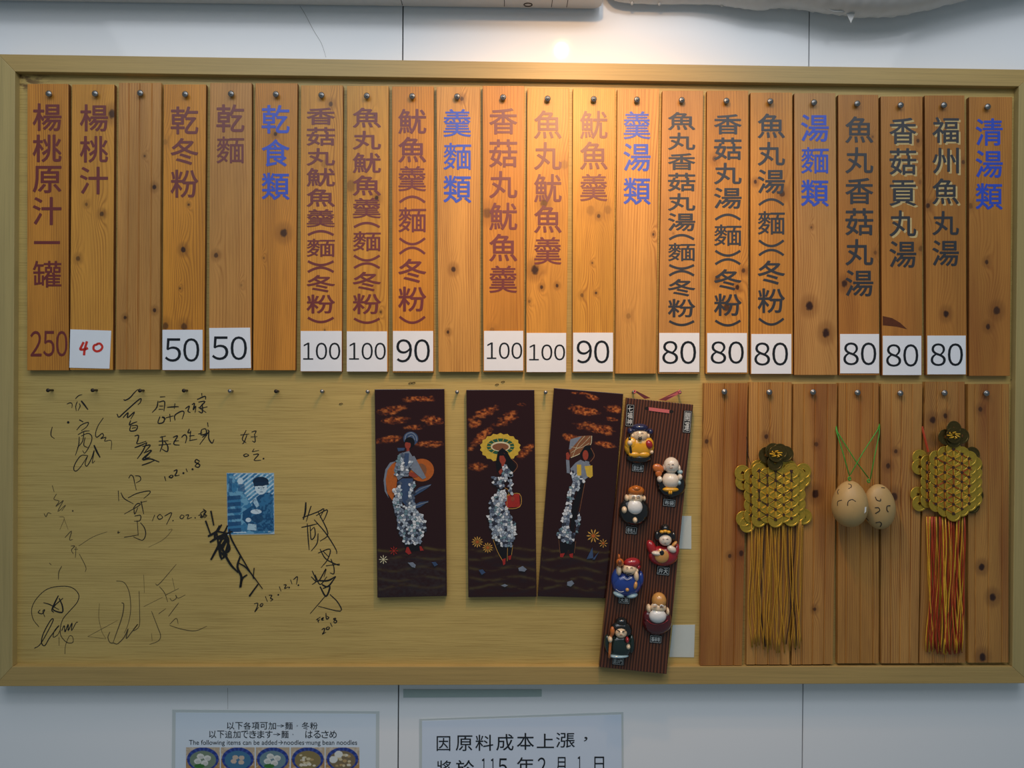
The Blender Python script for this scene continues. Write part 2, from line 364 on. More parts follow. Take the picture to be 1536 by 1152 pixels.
strokes('marker_writing', *A_, [[(1075,130),(1115,128)], [(1060,160),(1050,210),(1015,250)], [(1065,170),(1110,165),(1105,240)], [(1070,200),(1100,200)], [(1065,225),(1100,225)], [(1075,280),(1060,330),(1100,325),(1110,290),(1090,285),(1120,300)],
 [(1130,210),(1190,205),(1220,205)], [(1190,180),(1185,220)], [(1120,290),(1180,275)], [(1150,260),(1155,320)], [(1190,310),(1190,270),(1240,240),(1260,250),(1245,300)], [(1270,220),(1300,200),(1290,240),(1310,250)],
 [(1320,190),(1340,180),(1330,230),(1350,200),(1345,250)], [(1395,100),(1398,125)], [(1360,150),(1420,125),(1425,150)], [(1370,170),(1420,165),(1380,215),(1440,205)], [(1400,180),(1400,250),(1370,240)], [(1370,210),(1430,250)],
 [(1075,440),(1120,430)], [(1090,430),(1095,490),(1075,550)], [(1065,470),(1140,465)], [(1065,500),(1160,490)], [(1110,470),(1135,510),(1130,550),(1090,530)], [(1175,440),(1210,430),(1180,490),(1225,500)], [(1180,470),(1220,465)],
 [(1240,440),(1265,420),(1280,440),(1270,485)], [(1300,375),(1290,405),(1315,400)], [(1310,390),(1305,460)], [(1300,430),(1340,425)], [(1300,465),(1360,455)], [(1370,415),(1400,405)], [(1395,380),(1390,420),(1430,410),(1425,375),(1395,380)],
 [(1440,325),(1445,360)], [(1400,440),(1450,400),(1440,380)], [(1435,420),(1380,495)], [(1450,400),(1450,450),(1475,485),(1490,455)],
 [(1110,740),(1120,775)], [(1160,730),(1145,745),(1165,750),(1175,735),(1160,730)], [(1180,700),(1205,690),(1200,715),(1190,735),(1225,730)], (2.4,[(1255,715)]), [(1275,680),(1285,705)], (2.4,[(1325,685)]), [(1380,625),(1355,610),(1345,630),(1380,650),(1370,670),(1345,660),(1375,630)]], M['marker'], 1.9)
strokes('marker_writing', *A_, [[(835,755),(850,730),(870,745),(880,790),(893,845)], [(885,735),(920,740),(925,770),(890,790)], [(755,850),(758,930)], [(775,865),(800,910),(870,950)], [(830,905),(900,870),(990,852),(995,870),(950,910)],
 [(870,985),(900,950),(920,960),(800,1030)], [(930,930),(940,980),(950,1030)], [(925,940),(975,930)], [(875,975),(880,1030),(905,980)], [(880,1045),(925,1040),(920,1080),(875,1085)], [(900,1080),(908,1195)], [(925,1095),(955,1135),(965,1185),(940,1230),(870,1205)],
 [(800,1208),(905,1190)], [(755,1160),(752,1175),(768,1167)], [(1035,1035),(1015,1085)], [(1075,1030),(1055,1050),(1070,1070),(1095,1055),(1075,1030)], [(1110,1045),(1165,1020),(1125,1110)], (1.6,[(1175,1080)]),
 [(1240,1035),(1228,1055),(1245,1065),(1260,1045),(1240,1035)], [(1270,1040),(1295,1035),(1285,1065),(1320,1055)], (1.6,[(1345,1058)]), [(1370,1040),(1395,1035),(1385,1055),(1405,1050)], [(1405,990),(1430,1010),(1410,1030),(1435,1040),(1415,1060)]], M['marker'], 1.4)
strokes('marker_writing', *A_, [[(248,810),(262,860)], [(280,875),(260,915),(300,930),(275,970),(320,935),(330,930),(290,1010),(350,960),(320,1005)], [(185,1025),(200,1050),(215,1020),(240,1028)], (2,[(405,1005)]), (0.6,[(300,1050),(340,1060),(305,1150)]), (0.6,[(340,1070),(370,1150)]),
 [(345,1210),(395,1160),(380,1225),(405,1225)], [(390,1275),(420,1275),(395,1305),(410,1335)], [(430,1280),(425,1365)], [(415,1300),(445,1300)], (0.6,[(450,1275),(560,1205),(670,1165)]), (0.9,[(455,1335),(505,1435),(500,1475)]), [(225,1405),(240,1420)], [(320,1430),(298,1475),(295,1533)]], M['inkfade'], 1.2)
strokes('marker_writing', *B_, [(1.1,[(145,820),(100,760),(90,680),(130,600),(210,530),(320,508),(400,520),(450,570),(440,630),(380,700),(330,760),(310,830),(315,890),(360,940),(405,940),(405,900),(380,890),(350,960),(345,1030)]),
 [(180,635),(230,650),(300,690)], (2.2,[(295,580),(270,630),(245,690),(260,710)]), (2.2,[(300,600),(325,660),(322,710),(250,680),(330,600)]), [(155,690),(140,710),(170,720),(190,690),(175,700),(190,745)],
 [(110,985),(150,960),(200,880),(255,770),(235,770),(180,870),(165,940),(190,965),(230,900),(300,810),(265,850),(255,900),(290,880),(310,840)], [(320,850),(340,810),(345,860),(370,800),(370,850),(400,790),(395,850),(430,790),(445,785)], (0.8,[(300,900),(300,965)])], M['marker'], 1.5)
strokes('marker_writing', *B_, [[(740,468),(800,480),(840,560),(850,690),(830,800),(800,870)], (0.5,[(610,640),(605,750),(630,860),(660,910)]), (0.5,[(520,895),(640,830),(750,770)]), (0.6,[(520,895),(660,912)]),
 (1.4,[(780,635),(797,650),(785,740),(740,870),(715,940)]), (1.4,[(690,860),(675,900),(690,940),(720,945),(750,950),(800,900),(830,835),(815,910),(850,870),(905,800),(865,850),(915,815),(918,690),(915,545)]), (0.6,[(950,420),(955,560)]),
 [(1040,490),(1070,490),(1200,340)], [(1070,510),(1110,560),(1135,630)], (0.6,[(1170,445),(1190,540)]), [(1120,575),(1220,525)], (0.6,[(950,665),(1100,590)]), [(1150,600),(1170,620),(1200,600),(1195,575),(1215,600),(1270,575)], [(1065,720),(1120,680)],
 [(1140,740),(1200,660),(1220,635)], [(1150,800),(1200,755),(1215,800)], [(1150,810),(1250,840),(1350,850),(1435,815)], [(1010,700),(1060,830),(1080,890),(1060,930),(995,955)], (0.6,[(1010,870),(1015,930)]), (0.5, [(1140,75),(1168,75),(1100,150),(985,210)])], M['inkfade'], 1.0)
strokes('marker_writing', *C_, [[(235,85),(215,130),(235,150)], [(205,110),(250,105)], [(240,105),(225,145),(215,155)], [(262,95),(285,90),(275,110)], [(278,108),(280,145),(265,140)], [(258,120),(292,118)],
 [(235,205),(222,212),(230,220),(248,213),(235,205)], [(275,180),(265,195)], [(265,195),(300,188)], [(270,210),(298,208),(275,238),(310,238)], (2,[(323,230)]),
 [(275,968),(293,965),(290,985),(278,1010),(298,985)], [(315,965),(305,975),(312,982),(320,970),(315,965)], [(332,930),(343,958)], [(350,925),(365,925),(358,940),(370,945),(358,955)], (2,[(398,922)]), [(403,880),(412,905)], [(425,872),(438,872),(430,890),(448,882)],
 (2,[(453,885)]), [(460,845),(468,868)], [(475,845),(495,830),(490,870)], (2,[(500,873)])], M['marker'], 1.6)
strokes('bold_marker_signature', *C_, [[(55,495),(70,570)], [(28,545),(55,620)], [(40,625),(85,600),(110,565)], [(50,655),(100,625),(165,600)], [(55,745),(100,660),(140,570)], [(100,570),(75,630),(130,640),(110,700)], [(85,610),(110,740),(145,650),(120,600)],
 (2.6,[(150,590),(165,650),(275,840)]), [(100,660),(150,760),(195,810)], [(125,620),(150,690),(110,720)], [(205,725),(190,780),(210,830),(205,885),(215,840),(240,820)], (2.2,[(195,760),(240,790),(318,892)]), (2,[(275,785),(270,840)]), [(250,930),(295,868)], [(90,600),(140,610)], [(130,640),(100,700),(140,720)], (1.4,[(0,510),(20,495),(25,510),(5,530),(30,520)])], M['marker'], 3.6, YB-0.0015)
strokes('marker_writing', *C_, [(2.8,[(538,452),(535,500),(525,540)]), [(565,470),(555,500),(540,550)], [(520,530),(600,500),(630,485),(610,530)], [(590,520),(645,490),(640,520),(625,550)], [(515,580),(560,570),(600,560)], [(545,560),(550,640),(555,695)],
 [(560,575),(565,640),(585,620),(580,580),(560,600)], [(600,610),(595,660),(565,700)], [(580,540),(640,610),(690,690),(695,715)], [(600,500),(650,610),(610,650)], [(600,710),(660,690),(650,740),(615,785)], [(610,690),(640,740),(700,770),(710,768)],
 [(625,700),(655,730)], [(665,740),(680,780),(680,815),(660,810)], [(640,775),(710,765)], [(565,830),(600,855),(640,790),(630,830)], [(570,800),(590,850),(570,870)], [(585,820),(610,870),(645,830)], (2.6,[(600,850),(650,850),(690,828)]),
 (2.6,[(620,870),(650,880),(690,830)]), (2.6,[(610,880),(640,930),(660,880),(625,890)]), [(640,925),(560,1018)], [(660,920),(700,960),(713,1005),(600,980)],
 [(597,1042),(603,1064)], [(590,1050),(612,1035)], [(597,1056),(610,1048)], [(615,1045),(628,1038),(618,1050),(630,1050)], [(640,1015),(643,1045),(655,1038),(645,1030)],
 [(618,1100),(632,1092),(630,1110),(622,1122),(640,1112)], [(648,1085),(640,1095),(652,1098),(658,1088),(648,1085)], [(663,1065),(672,1085)], [(690,1040),(678,1045),(695,1055),(688,1065),(680,1058),(692,1042)]], M['marker'], 1.7)

# ------------------------------------------------------------------ planks
def local_knots(ks, org, y):
    out = []
    for kx, ky, r, s in ks:
        p = P(kx, ky, y); out.append((p.x-org.x, p.z-org.z, r*mpp(y), s))
    return out
M['edge'] = flat('aged_gap_shade_edge', srgb(120, 70, 28), 0.6, var=0.3, vs=60)  # plank sides darkened: mostly gap shade put into the colour, some edge dirt
def make_plank(name, quad, label, cat, group, base, dark, knots, seed, grooves=(), yb=YB-0.0006, **kw):
    c = P(sum(q[0] for q in quad)/4, sum(q[1] for q in quad)/4, YP)
    t = thing(name, (c.x, YP, c.z), label, cat, group)
    mat = pine('pine_%d' % int(seed*10), base, dark, local_knots(knots, c, YP), seed, **kw)
    if grooves:
        us = [0.0]
        ys = [0.0]
        for u in grooves:
            us += [u-0.022, u, u+0.022]; ys += [0, 0.0022, 0]
        us.append(1.0); ys.append(0.0)
        tl, tr, br, bl = [P(q[0], q[1], YP) for q in quad]; V = []; n = len(us)
        for u, d in zip(us, ys): V.append(tl.lerp(tr, u)+Vector((0, d, 0)))
        for u, d in zip(us, ys): V.append(bl.lerp(br, u)+Vector((0, d, 0)))
        V += [Vector((q.x, yb, q.z)) for q in (tl, tr, br, bl)]
        Fc = [(i, i+1, n+i+1, n+i) for i in range(n-1)]
        Fc += [tuple(range(n))[::-1]+(2*n, 2*n+1), tuple(range(n, 2*n))+(2*n+2, 2*n+3), (0, n, 2*n+3, 2*n), (n-1, 2*n+1, 2*n+2, 2*n-1), (2*n, 2*n+3, 2*n+2, 2*n+1)]
        mesh_obj('board', V, Fc, mat, t)
    else:
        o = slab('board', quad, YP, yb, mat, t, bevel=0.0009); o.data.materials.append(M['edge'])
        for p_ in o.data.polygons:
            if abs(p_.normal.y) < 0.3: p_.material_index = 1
    return t
R_, B__, K_ = 'maroon', 'blue', 'black'
# x0t,x1t,yt, x0b,x1b,yb, nail, knots
PL = [
 (41,102.5,125.6, 40.4,102.9,555.6, (71.4,139.4), []),
 (108,171.4,126.4, 104.5,169,555, (141,139.4), [(168,171,6,.9),(129.7,306.7,2.5,.6),(152.6,321,3.5,.8),(117,388,3.5,.7)]),
 (178.4,241.7,124.3, 174,239,554.3, (209,138.5), [(231.5,280.7,3.2,.95),(217,234,2,.7),(187.5,476.5,2.6,.9),(231.8,465.5,3,.9)]),
 (245.6,309,126.4, 243.5,306,556, (276.6,140.3), [(275,374.5,4,.95),(283,307,2,.8),(248,489,5,.7),(276,490,5,.75),(270,432.5,1.5,.8),(248,213,4,.3)]),
 (315,377.6,124.3, 313,377,555, (345.6,139.7), [(324,383,3.6,.8),(362,428,2,.3)]),
 (383,446.3,124.8, 379.6,443,555.6, (413,140.4), [(413,201,3,.9),(425.5,349.5,6,.9),(395.5,387,1.5,.5)]),
 (451.5,514.5,128, 450.2,512.7,558, (481.5,141.7), [(496,156,3.6,.8),(487,246,6,.3),(487,495.5,1.5,.6)]),
 (520.5,582.8,128.7, 519.7,581.7,558, (549.7,142.8), [(526,279,8,.4),(565,297,3.6,.95),(562,174,2,.9),(571,468,2,.7)]),
 (588,650.5,129.5, 588.7,650.5,558.8, (618,143.3), []),
 (654.6,720,130, 657.8,719.7,558, (685.6,143.8), [(693,148,3.2,.8),(680,404,4,.9),(672,498,2.4,.9)]),
 (724,786.5,128.7, 724.7,785.6,558, (754.7,145), [(731.3,319.6,7,.6),(738,495,4,.35)]),
 (791,854,132, 789,849.4,559, (821.6,147), [(846,247,7,.3),(816,305,6,.7),(802.5,405,6.5,.95),(812.4,430.5,2.8,.9),(835.6,428.5,2.6,.9),(794,452,2.4,.5)]),
 (859.4,923,132.6, 858.5,919.7,559, (891,147.7), [(898,324,3,.8),(886,316,7,.3),(912,315,6,.3),(888.4,394.4,1.8,.7),(894,439.5,2,.85),(873,443,3,.6)]),
 (926,989,133.4, 922.8,984,560.6, (956,148.5), [(980,351.6,2,.8),(942.6,474,4,.35)]),
 (993.8,1055,136, 987.4,1049.4,560.6, (1023.4,149.3), [(1010,350,2,.3)]),
 (1060.7,1122.7,136, 1058.5,1122.3,560.8, (1090.6,150.3), [(1115,406,3.4,.85),(1106,431,3.6,.95),(1076,419,5,.7),(1090,461,5.5,.85),(1072,238,4,.6)]),
 (1126,1188.6,138.8, 1126,1189.4,561.4, (1156.5,151), [(1133,273,3,.9),(1173,290,5,.85)]),
 (1191.7,1253.3,139.6, 1191.5,1256.3,562.7, (1222.3,152.7), [(1214,459,6.5,1.0),(1239,499.4,6.5,1.0),(1217,341,2,.6)]),
 (1257.5,1317.7,142, 1259,1319,562.7, (1287.3,154.4), [(1266.7,425.4,5,.95),(1309,205,2,.5),(1313,379,3,.5)]),
 (1321.4,1383.9,144.4, 1323.5,1383.4,563.2, (1352.6,156.6), [(1376.8,211,3,.8),(1381,373,4,.5),(1380,273,3,.3)]),
 (1387.5,1446.9,143, 1390,1450.6,562.7, (1417.6,156.6), [(1445,243,3,.7),(1392,308.5,3.6,.9),(1419,471,5,1.0)]),
 (1454,1518.7,145.3, 1454.2,1515,564, (1483.5,159), [(1480,393,3.4,.85),(1495,466,6,.9),(1482,490,4,.9),(1456,309,4,.5)]),
]
def up(x0, x1, c): return [(ch, x0, a, x1, b_) for ch, a, b_ in c]
TX = [
 (R_, up(49.5,91.7,[('楊',155.5,196),('桃',202.4,242.8),('原',249.3,289),('汁',296,337),('罐',391.5,431)])+[('一',51,361.5,90,366)]),
 (R_, up(120.3,161.5,[('楊',157,196.7),('桃',204.5,243.5),('汁',250.6,291)])), None,
 (R_, up(256.5,297,[('乾',160.2,201),('冬',207.6,247),('粉',255,296)])),
 (R_, up(325,366,[('乾',157,198),('麵',205,244.8)])),
 (B__, up(393,433.8,[('乾',158,199.8),('食',209.4,249.3),('類',259.7,299.3)])),
 (R_, up(460.4,502,[('香',162,186.8),('菇',191.2,218),('丸',222.7,248),('魷',252.4,279.2),('魚',283,309.7),('羹',313.9,340.4),('(',345.7,353.5),('麵',358.4,385),(')',390.8,398.6),('(',400.4,409),('冬',413,438),('粉',442.3,469.7),(')',475.4,484)])),
 (R_, up(529.6,571,[('魚',162,191),('丸',196.7,224),('魷',229.7,259),('魚',263.6,293),('羹',297,327),('(',333.4,341.7),('麵',347.3,376.5),(')',382.2,391.6),('(',394,403),('冬',408.2,436.4),('粉',441,470.7),(')',476.7,485)])),
 (R_, up(597.9,639,[('魷',163.9,200.3),('魚',205.8,243.3),('羹',249.3,286.5),('(',294,304.5),('麵',311.3,348.2),(')',356.3,367.2),('(',370.5,381.7),('冬',388.7,423.9),('粉',430.4,466.8),(')',474,485)])),
 (B__, up(665.6,706.5,[('羹',163.9,205),('麵',214.6,254.5),('類',263.6,304)])),
 (R_, up(734.4,775.5,[('香',162.8,201),('菇',209.4,250.6),('丸',257,297),('魷',304.5,344.8),('魚',351.2,391.6),('羹',398.6,439)])),
 (R_, up(801.6,842,[('魚',166,207.6),('丸',213.6,254.5),('魷',261.5,303),('魚',308.4,349),('羹',355.6,396.5)])),
 (R_, up(870.6,911,[('魷',166.7,207.6),('魚',212.8,254),('羹',261,301.4)])),
 (B__, up(935.7,975.5,[('羹',167.2,208.4),('湯',215.4,256.3),('類',267,306.6)])),
 (K_, up(1002.4,1042.5,[('魚',168.5,194.6),('丸',199.3,224.5),('香',230.3,254.5),('菇',259.7,286.5),('丸',290.4,315.7),('湯',320,346),('(',351.6,360),('麵',364.7,391.3),(')',396.5,403.8),('(',405.6,414.2),('冬',419,444),('粉',448.9,475.4),(')',480.6,488.4)])),
 (K_, up(1071.5,1112,[('香',171.7,201),('菇',206.8,239.4),('丸',244.6,276),('湯',281.8,312.5),('(',321,330.5),('麵',337,368.5),(')',375,384.3),('(',388,397.3),('冬',404.3,435),('粉',441,473.3),(')',479.8,489)])),
 (K_, up(1137,1177,[('魚',170.8,206.9),('丸',213.4,248),('湯',254.6,290),('(',298,308.5),('麵',317,351.6),(')',359.5,370),('(',373.9,383.8),('冬',391.3,426.5),('粉',433,469),(')',476.7,487.7)])),
 (B__, up(1202,1242.8,[('湯',172.2,212),('麵',221,260),('類',270,309.4)])),
 (K_, up(1268.5,1309.5,[('魚',175,214),('丸',221.4,259.7),('香',267.3,305.7),('菇',312.8,352.5),('丸',359,397.8),('湯',405.6,444)])),
 (K_, up(1334.7,1374,[('香',177,215.4),('菇',222.8,261.7),('貢',270.7,308.5),('丸',316,354.5),('湯',362,401)])),
 (K_, up(1399,1438,[('福',176,214),('州',222,260),('魚',268,306),('丸',317,352.5),('湯',360.8,398.6)])),
 (B__, up(1464,1503.6,[('清',178,218),('湯',226,266),('類',275.3,314)])),
]
LAB = ['pine menu plank at the far left with maroon writing and painted 250, no card', 'pine menu plank with a white card bearing a handwritten red 40', 'blank grooved pine plank without any writing in the top row',
 'pine plank with three maroon characters and a white 50 card, right of the blank plank', 'pine plank with two maroon characters and a white 50 card set slightly higher', 'pine heading plank with blue characters and a large dark knot, leftmost heading, no card',
 'pine plank with long bracketed maroon text and 100 card, right of the first blue heading', 'pine plank with bracketed maroon text and a 100 card, a dark knot beside the text', 'pine plank with bracketed maroon text and a 90 card, left of a blue heading',
 'pine heading plank with blue characters, second heading from the left, no card', 'pine plank with six maroon characters and a 100 card, right of the second blue heading', 'pine plank with five maroon characters, dark knot below them and a 100 card',
 'pine plank with three maroon characters and a 90 card, brightest under the warm lamp', 'pine heading plank with glossy blue characters right of the lamp glow, third heading, no card', 'pine plank with longest bracketed black text and 80 card, right of the third heading',
 'pine plank with bracketed black text over several knots and an 80 card', 'pine plank with bracketed black text and an 80 card, left of the fourth blue heading', 'pine heading plank with blue characters and two big round dark knots lower down',
 'pine plank with six large black characters without brackets and an 80 card', 'pine plank with black characters, glue marks, and a wedge stain above its 80 card', 'pine plank with black characters over glue marks and one round knot above its 80 card', 'pine heading plank at the far right with blue characters and no card']
CARD = {1:[(105.5,494),(166.7,496),(164,553),(104,551.5)], 3:rect(243.7,494.7,303.8,555), 4:[(313.8,492),(375,491.5),(376.5,552),(314.5,552.8)], 6:rect(451,496.5,512.5,556.8), 7:rect(520.2,497,580.6,557.2), 8:rect(589.5,496.5,649.7,556.6), 10:rect(726,496.3,784.8,555.8),
 11:rect(790,499.4,849.2,558), 12:rect(859.8,499,919.5,557.3), 14:rect(989,499.4,1049,558), 15:rect(1060.8,499.6,1120.5,558.6), 16:rect(1127,501,1187,560.6), 18:rect(1260.2,501,1318.6,560), 19:rect(1324.3,503.7,1382,562.5), 20:rect(1391.2,503.4,1448.6,561.5)}
NUM = {3:('50',247.4,507.4,299.5,542.6), 4:('50',318,504.6,371,540), 6:('100',454,514,510,539.5), 7:('100',522.9,514,578.3,539.5), 8:('90',594.5,508.8,645.3,543.6), 10:('100',729.5,513.7,783,538.4), 11:('100',792.9,516.6,847.3,540.5), 12:('90',865,510.6,914.5,545),
 14:('80',993.4,511.4,1044.7,546), 15:('80',1066,512,1116.3,545.7), 16:('80',1131.5,513.7,1182.6,548.3), 18:('80',1265,513.7,1315,547.8), 19:('80',1329.2,516.3,1378,550), 20:('80',1396,515,1445,549)}
def digits(mb, s, x0, y0, x1, y1, y, off):
    n = len(s); wd = (x1-x0)/(n-0.16 if n > 2 else n-0.1)
    for i, ch in enumerate(s):
        a = x0+wd*i*1.0; fw = chr(0xFF10+int(ch))
        if ch == '1':
            m_ = a+wd*0.44; k = (y1-y0)*0.085
            for q in (rect(m_-k/2-.3, y0, m_+k/2+.3, y1), rect(a+wd*0.04, y1-k, a+wd*0.80, y1), [(m_-k/2, y0), (m_-k/2, y0+k*1.2), (a+wd*.08, y0+k*2.6), (a+wd*.08, y0+k*1.5)]):
                V, Fc = poly_geo(q, y); mb.add(V, Fc)
        else: text_box(mb, fw, a, y0, a+wd*(0.86 if n > 2 else 0.88), y1, y, off)
BASE = [srgb(210, 140, 52), srgb(216, 154, 58), srgb(202, 144, 74), srgb(218, 152, 60), srgb(218, 144, 46)]
DARK = srgb(150, 88, 30)
for i, (a, b_, yt, c, d, yb_, nl, kn) in enumerate(PL):
    base = BASE[(i*3) % 5] if i != 2 else BASE[2]
    if i > 14: base = srgb(206, 142, 58)
    if i > 17: base = srgb(188, 126, 54)
    if i in (9, 13): base = srgb(218, 158, 78)
    if i == 17: base = srgb(198, 146, 80)
    t = make_plank('menu_plank', [(a, yt), (b_, yt), (d, yb_), (c, yb_)], LAB[i], 'menu plank', 'menu planks in the top row', base, DARK, kn, 1.3+i*3.7,
                   grooves=(0.24, 0.49, 0.78) if i == 2 else (), red=0.35 if i > 17 else 0.0, wob=(6, 12, 9, 14)[i % 4], lines=(210, 150, 180)[i % 3])
    put('screw', SCREW, t, nl[0], nl[1], YP, 0.011)
    if TX[i]:
        mb = MB()
        for ch, x0, y0, x1, y1 in TX[i][1]:
            if ch in '()': arc_paren(mb, x0+1.5, y0+1, x1-1.5, y1-1, YP-0.0004, ch == '(')
            elif ch == '一': V, Fc = poly_geo(rect(x0, y0, x1, y1), YP-0.0004); mb.add(V, Fc)
            else: text_box(mb, ch, x0, y0, x1, y1, YP-0.0004, 0.008 if ch in '羹麵罐' else 0.014)
        if i == 0: digits(mb, '250', 45.6, 496.5, 100.5, 534.5, YP-0.0004, 0.010)
        mb.build('lettering', M[TX[i][0]], t, bevel=-1)
        if i == 19:
            V, Fc = poly_geo([(1324, 474), (1338, 477), (1350, 484), (1361, 494), (1345, 490), (1324, 488)], YP-0.0002); mesh_obj('bark_stain', V, Fc, flat('bark_stain', srgb(92, 44, 16), 0.4, var=0.35, vs=120), t, bevel=-1)
        if i in (19, 20):
            gm = MB()
            for ch, x0, y0, x1, y1 in TX[i][1][:4 if i == 19 else 3]: text_box(gm, ch, x0+2.5, y0+2.5, x1+2.5, y1+2.5, YP-0.0002, 0.016)
            gm.build('glue_residue', M['ghost'], t, bevel=-1)
    if i in CARD:
        cd_ = slab('price_card', CARD[i], YP-0.0012, YP-0.0003, M['card'], t)
        nb = MB()
        if i in NUM: digits(nb, *NUM[i], YP-0.0015, 0); nb.build('numerals', M['ink'], cd_, bevel=-1)
        else:
            for pts, ww in (([(125.5,513),(122,520),(120.5,524),(127,524),(132,522)], 3.6), ([(130.5,512),(127,524),(126,533)], 3.6), ([(146,516.5),(141,518.5),(140.5,524),(145,527),(151,525),(153.5,520),(150,515.5),(145,516)], 3.4)):
                V, Fc = ribbon_geo(pts, ww, YP-0.0015, False); nb.add(V, Fc)
            nb.build('handwritten_numerals', M['redpen'], cd_, bevel=-1)
LQ = [
 ((1056,574.6),(1121.7,574.6),(1112.8,998),(1050.5,998.3)), ((1124,573.3),(1187.5,573.3),(1184,996.9),(1119.7,996.9)), ((1190.4,575.7),(1255.8,575.7),(1249,996),(1187.8,997)),
 ((1257.9,574.4),(1318,574.4),(1318,994.8),(1256.5,995)), ((1321.5,575.7),(1383.5,575.7),(1377,994.8),(1322,994.8)), ((1388,572.5),(1447,572.5),(1448,994),(1379,994.8)), ((1452,576),(1513.6,576),(1512.4,993.8),(1452.8,994))]
LN = [(1087.4,587.7),(1155,588.4),(1220.7,588.2),(1287.8,589),(1352,590),(1418.5,589.5),(1481.6,590)]
LK = [[(1060,662.5,3.5,.8),(1094.6,834,3,.8),(1112,830,4,.9)], [(1149.4,655,3.6,.85)], [(1224.6,666.6,3.4,.7),(1223,740.8,6,1.0),(1222,914,3,.8)], [(1259,750,5,.8)], [(1343.7,677,3,.8),(1332.4,699,4,.85),(1341,745,6,.9)],
      [(1399,630,5,.95),(1418.5,624,4,.9),(1400,660,10,.3)], [(1470.6,614,3.6,.8),(1472.6,850.8,5,1.0),(1489,895.7,5.5,1.0),(1474,986,6,1.0)]]
LL = ['blank pine plank first in the lower row beside the bare veneer', 'blank pine plank behind the left coin turtle, second in the lower row', 'blank pine plank with one dark knot, right of the left coin turtle', 'blank pine plank behind the left painted egg', 'blank pine plank behind the right painted egg',
      'blank pine plank behind the right coin turtle with orange tassels', 'blank pine plank at the lower far right with knots near its foot']
for i, q in enumerate(LQ):
    t = make_plank('blank_plank', list(q), LL[i], 'plank', 'blank planks in the lower row', (srgb(188, 134, 64), srgb(192, 140, 72), srgb(184, 132, 66))[i % 3], srgb(124, 70, 34), LK[i], 101.3+i*5.1,
                   grooves=[(0.48,0.8), (0.22,0.5,0.8), (0.24,0.5,0.78), (0.2,0.55,0.86), (0.25,0.5,0.76), (0.3,0.56,0.85), (0.17,0.5,0.84)][i], red=0.7)
    put('screw', SCREW, t, LN[i][0], LN[i][1], YP, 0.011)

# ------------------------------------------------------------------ raster painting into mesh colours (photo, lacquer grounds, printed bowls)
def inside(X, Y, poly):
    r = np.zeros(X.shape, bool); n = len(poly); j = n-1
    for i in range(n):
        xi, yi = poly[i]; xj, yj = poly[j]
        c = ((yi > Y) != (yj > Y)) & (X < (xj-xi)*(Y-yi)/((yj-yi) or 1e-9)+xi); r ^= c; j = i
    return r
def fbm(X, Y, sx, sy, seed):
    rs = np.random.RandomState(int(seed)); out = np.zeros(X.shape); amp = 1.0; tot = 0
    for o in range(4):
        gx, gy = X/sx*(2**o), Y/sy*(2**o); ix, iy = np.floor(gx).astype(int), np.floor(gy).astype(int); fx, fy = gx-ix, gy-iy
        fx = fx*fx*(3-2*fx); fy = fy*fy*(3-2*fy); T = rs.rand(256, 256)
        g = lambda a, b: T[a % 256, b % 256]
        out += amp*((g(ix, iy)*(1-fx)+g(ix+1, iy)*fx)*(1-fy)+(g(ix, iy+1)*(1-fx)+g(ix+1, iy+1)*fx)*fy); tot += amp; amp *= 0.55
    return out/tot
class Ras:
    def __init__(s, x0, y0, x1, y1, step, col):
        s.nx = int((x1-x0)/step)+1; s.ny = int((y1-y0)/step)+1
        s.X, s.Y = np.meshgrid(np.linspace(x0, x1, s.nx), np.linspace(y0, y1, s.ny)); s.C = np.zeros(s.X.shape+(3,)); s.C[:] = col[:3]; s.b = (x0, y0, x1, y1)
    def mask(s, m, col, a=1.0):
        w_ = (m.astype(float)*a)[..., None]; s.C = s.C*(1-w_)+np.array(col[:3])*w_
    def poly(s, pts, col, a=1.0): s.mask(inside(s.X, s.Y, pts), col, a)
    def ell(s, cx, cy, rx, ry, col, a=1.0): s.mask(((s.X-cx)/rx)**2+((s.Y-cy)/ry)**2 < 1, col, a)
    def build(s, name, quad, y, mat, parent):
        """quad: pixel corners of the painted rectangle"""
        u = (s.X-s.b[0])/(s.b[2]-s.b[0]); v = (s.Y-s.b[1])/(s.b[3]-s.b[1]); q = np.array([c[:2] for c in quad], float)
        px = (1-v)*((1-u)*q[0, 0]+u*q[1, 0])+v*((1-u)*q[3, 0]+u*q[2, 0]); py = (1-v)*((1-u)*q[0, 1]+u*q[1, 1])+v*((1-u)*q[3, 1]+u*q[2, 1])
        R = np.array(RM); d = np.stack([(px-768)/F, (576-py)/F, -np.ones_like(px)], -1) @ R.T
        p = np.array(CAM)+d*((y-CAM.y)/d[..., 1])[..., None]-np.array(root_loc(parent))
        nx, ny = s.nx, s.ny; idx = np.arange(nx*ny).reshape(ny, nx)
        f = np.stack([idx[:-1, :-1], idx[1:, :-1], idx[1:, 1:], idx[:-1, 1:]], -1).reshape(-1, 4)
        me = bpy.data.meshes.new(name); me.vertices.add(nx*ny); me.vertices.foreach_set('co', p.reshape(-1)); me.loops.add(f.size); me.loops.foreach_set('vertex_index', f.reshape(-1))
        me.polygons.add(len(f)); me.polygons.foreach_set('loop_start', np.arange(0, f.size, 4)); me.update(calc_edges=True)
        ca = me.color_attributes.new('paint', 'FLOAT_COLOR', 'POINT'); ca.data.foreach_set('color', np.concatenate([s.C, np.ones(s.X.shape+(1,))], -1).reshape(-1).astype(np.float32))
        me.materials.append(mat); o = bpy.data.objects.new(name, me); C.objects.link(o); o.parent = parent; return o
M['print'] = attr_mat('printed_picture', 0.35, 0.15); M['lacquer'] = attr_mat('lacquer_painting', 0.18, 0.3)

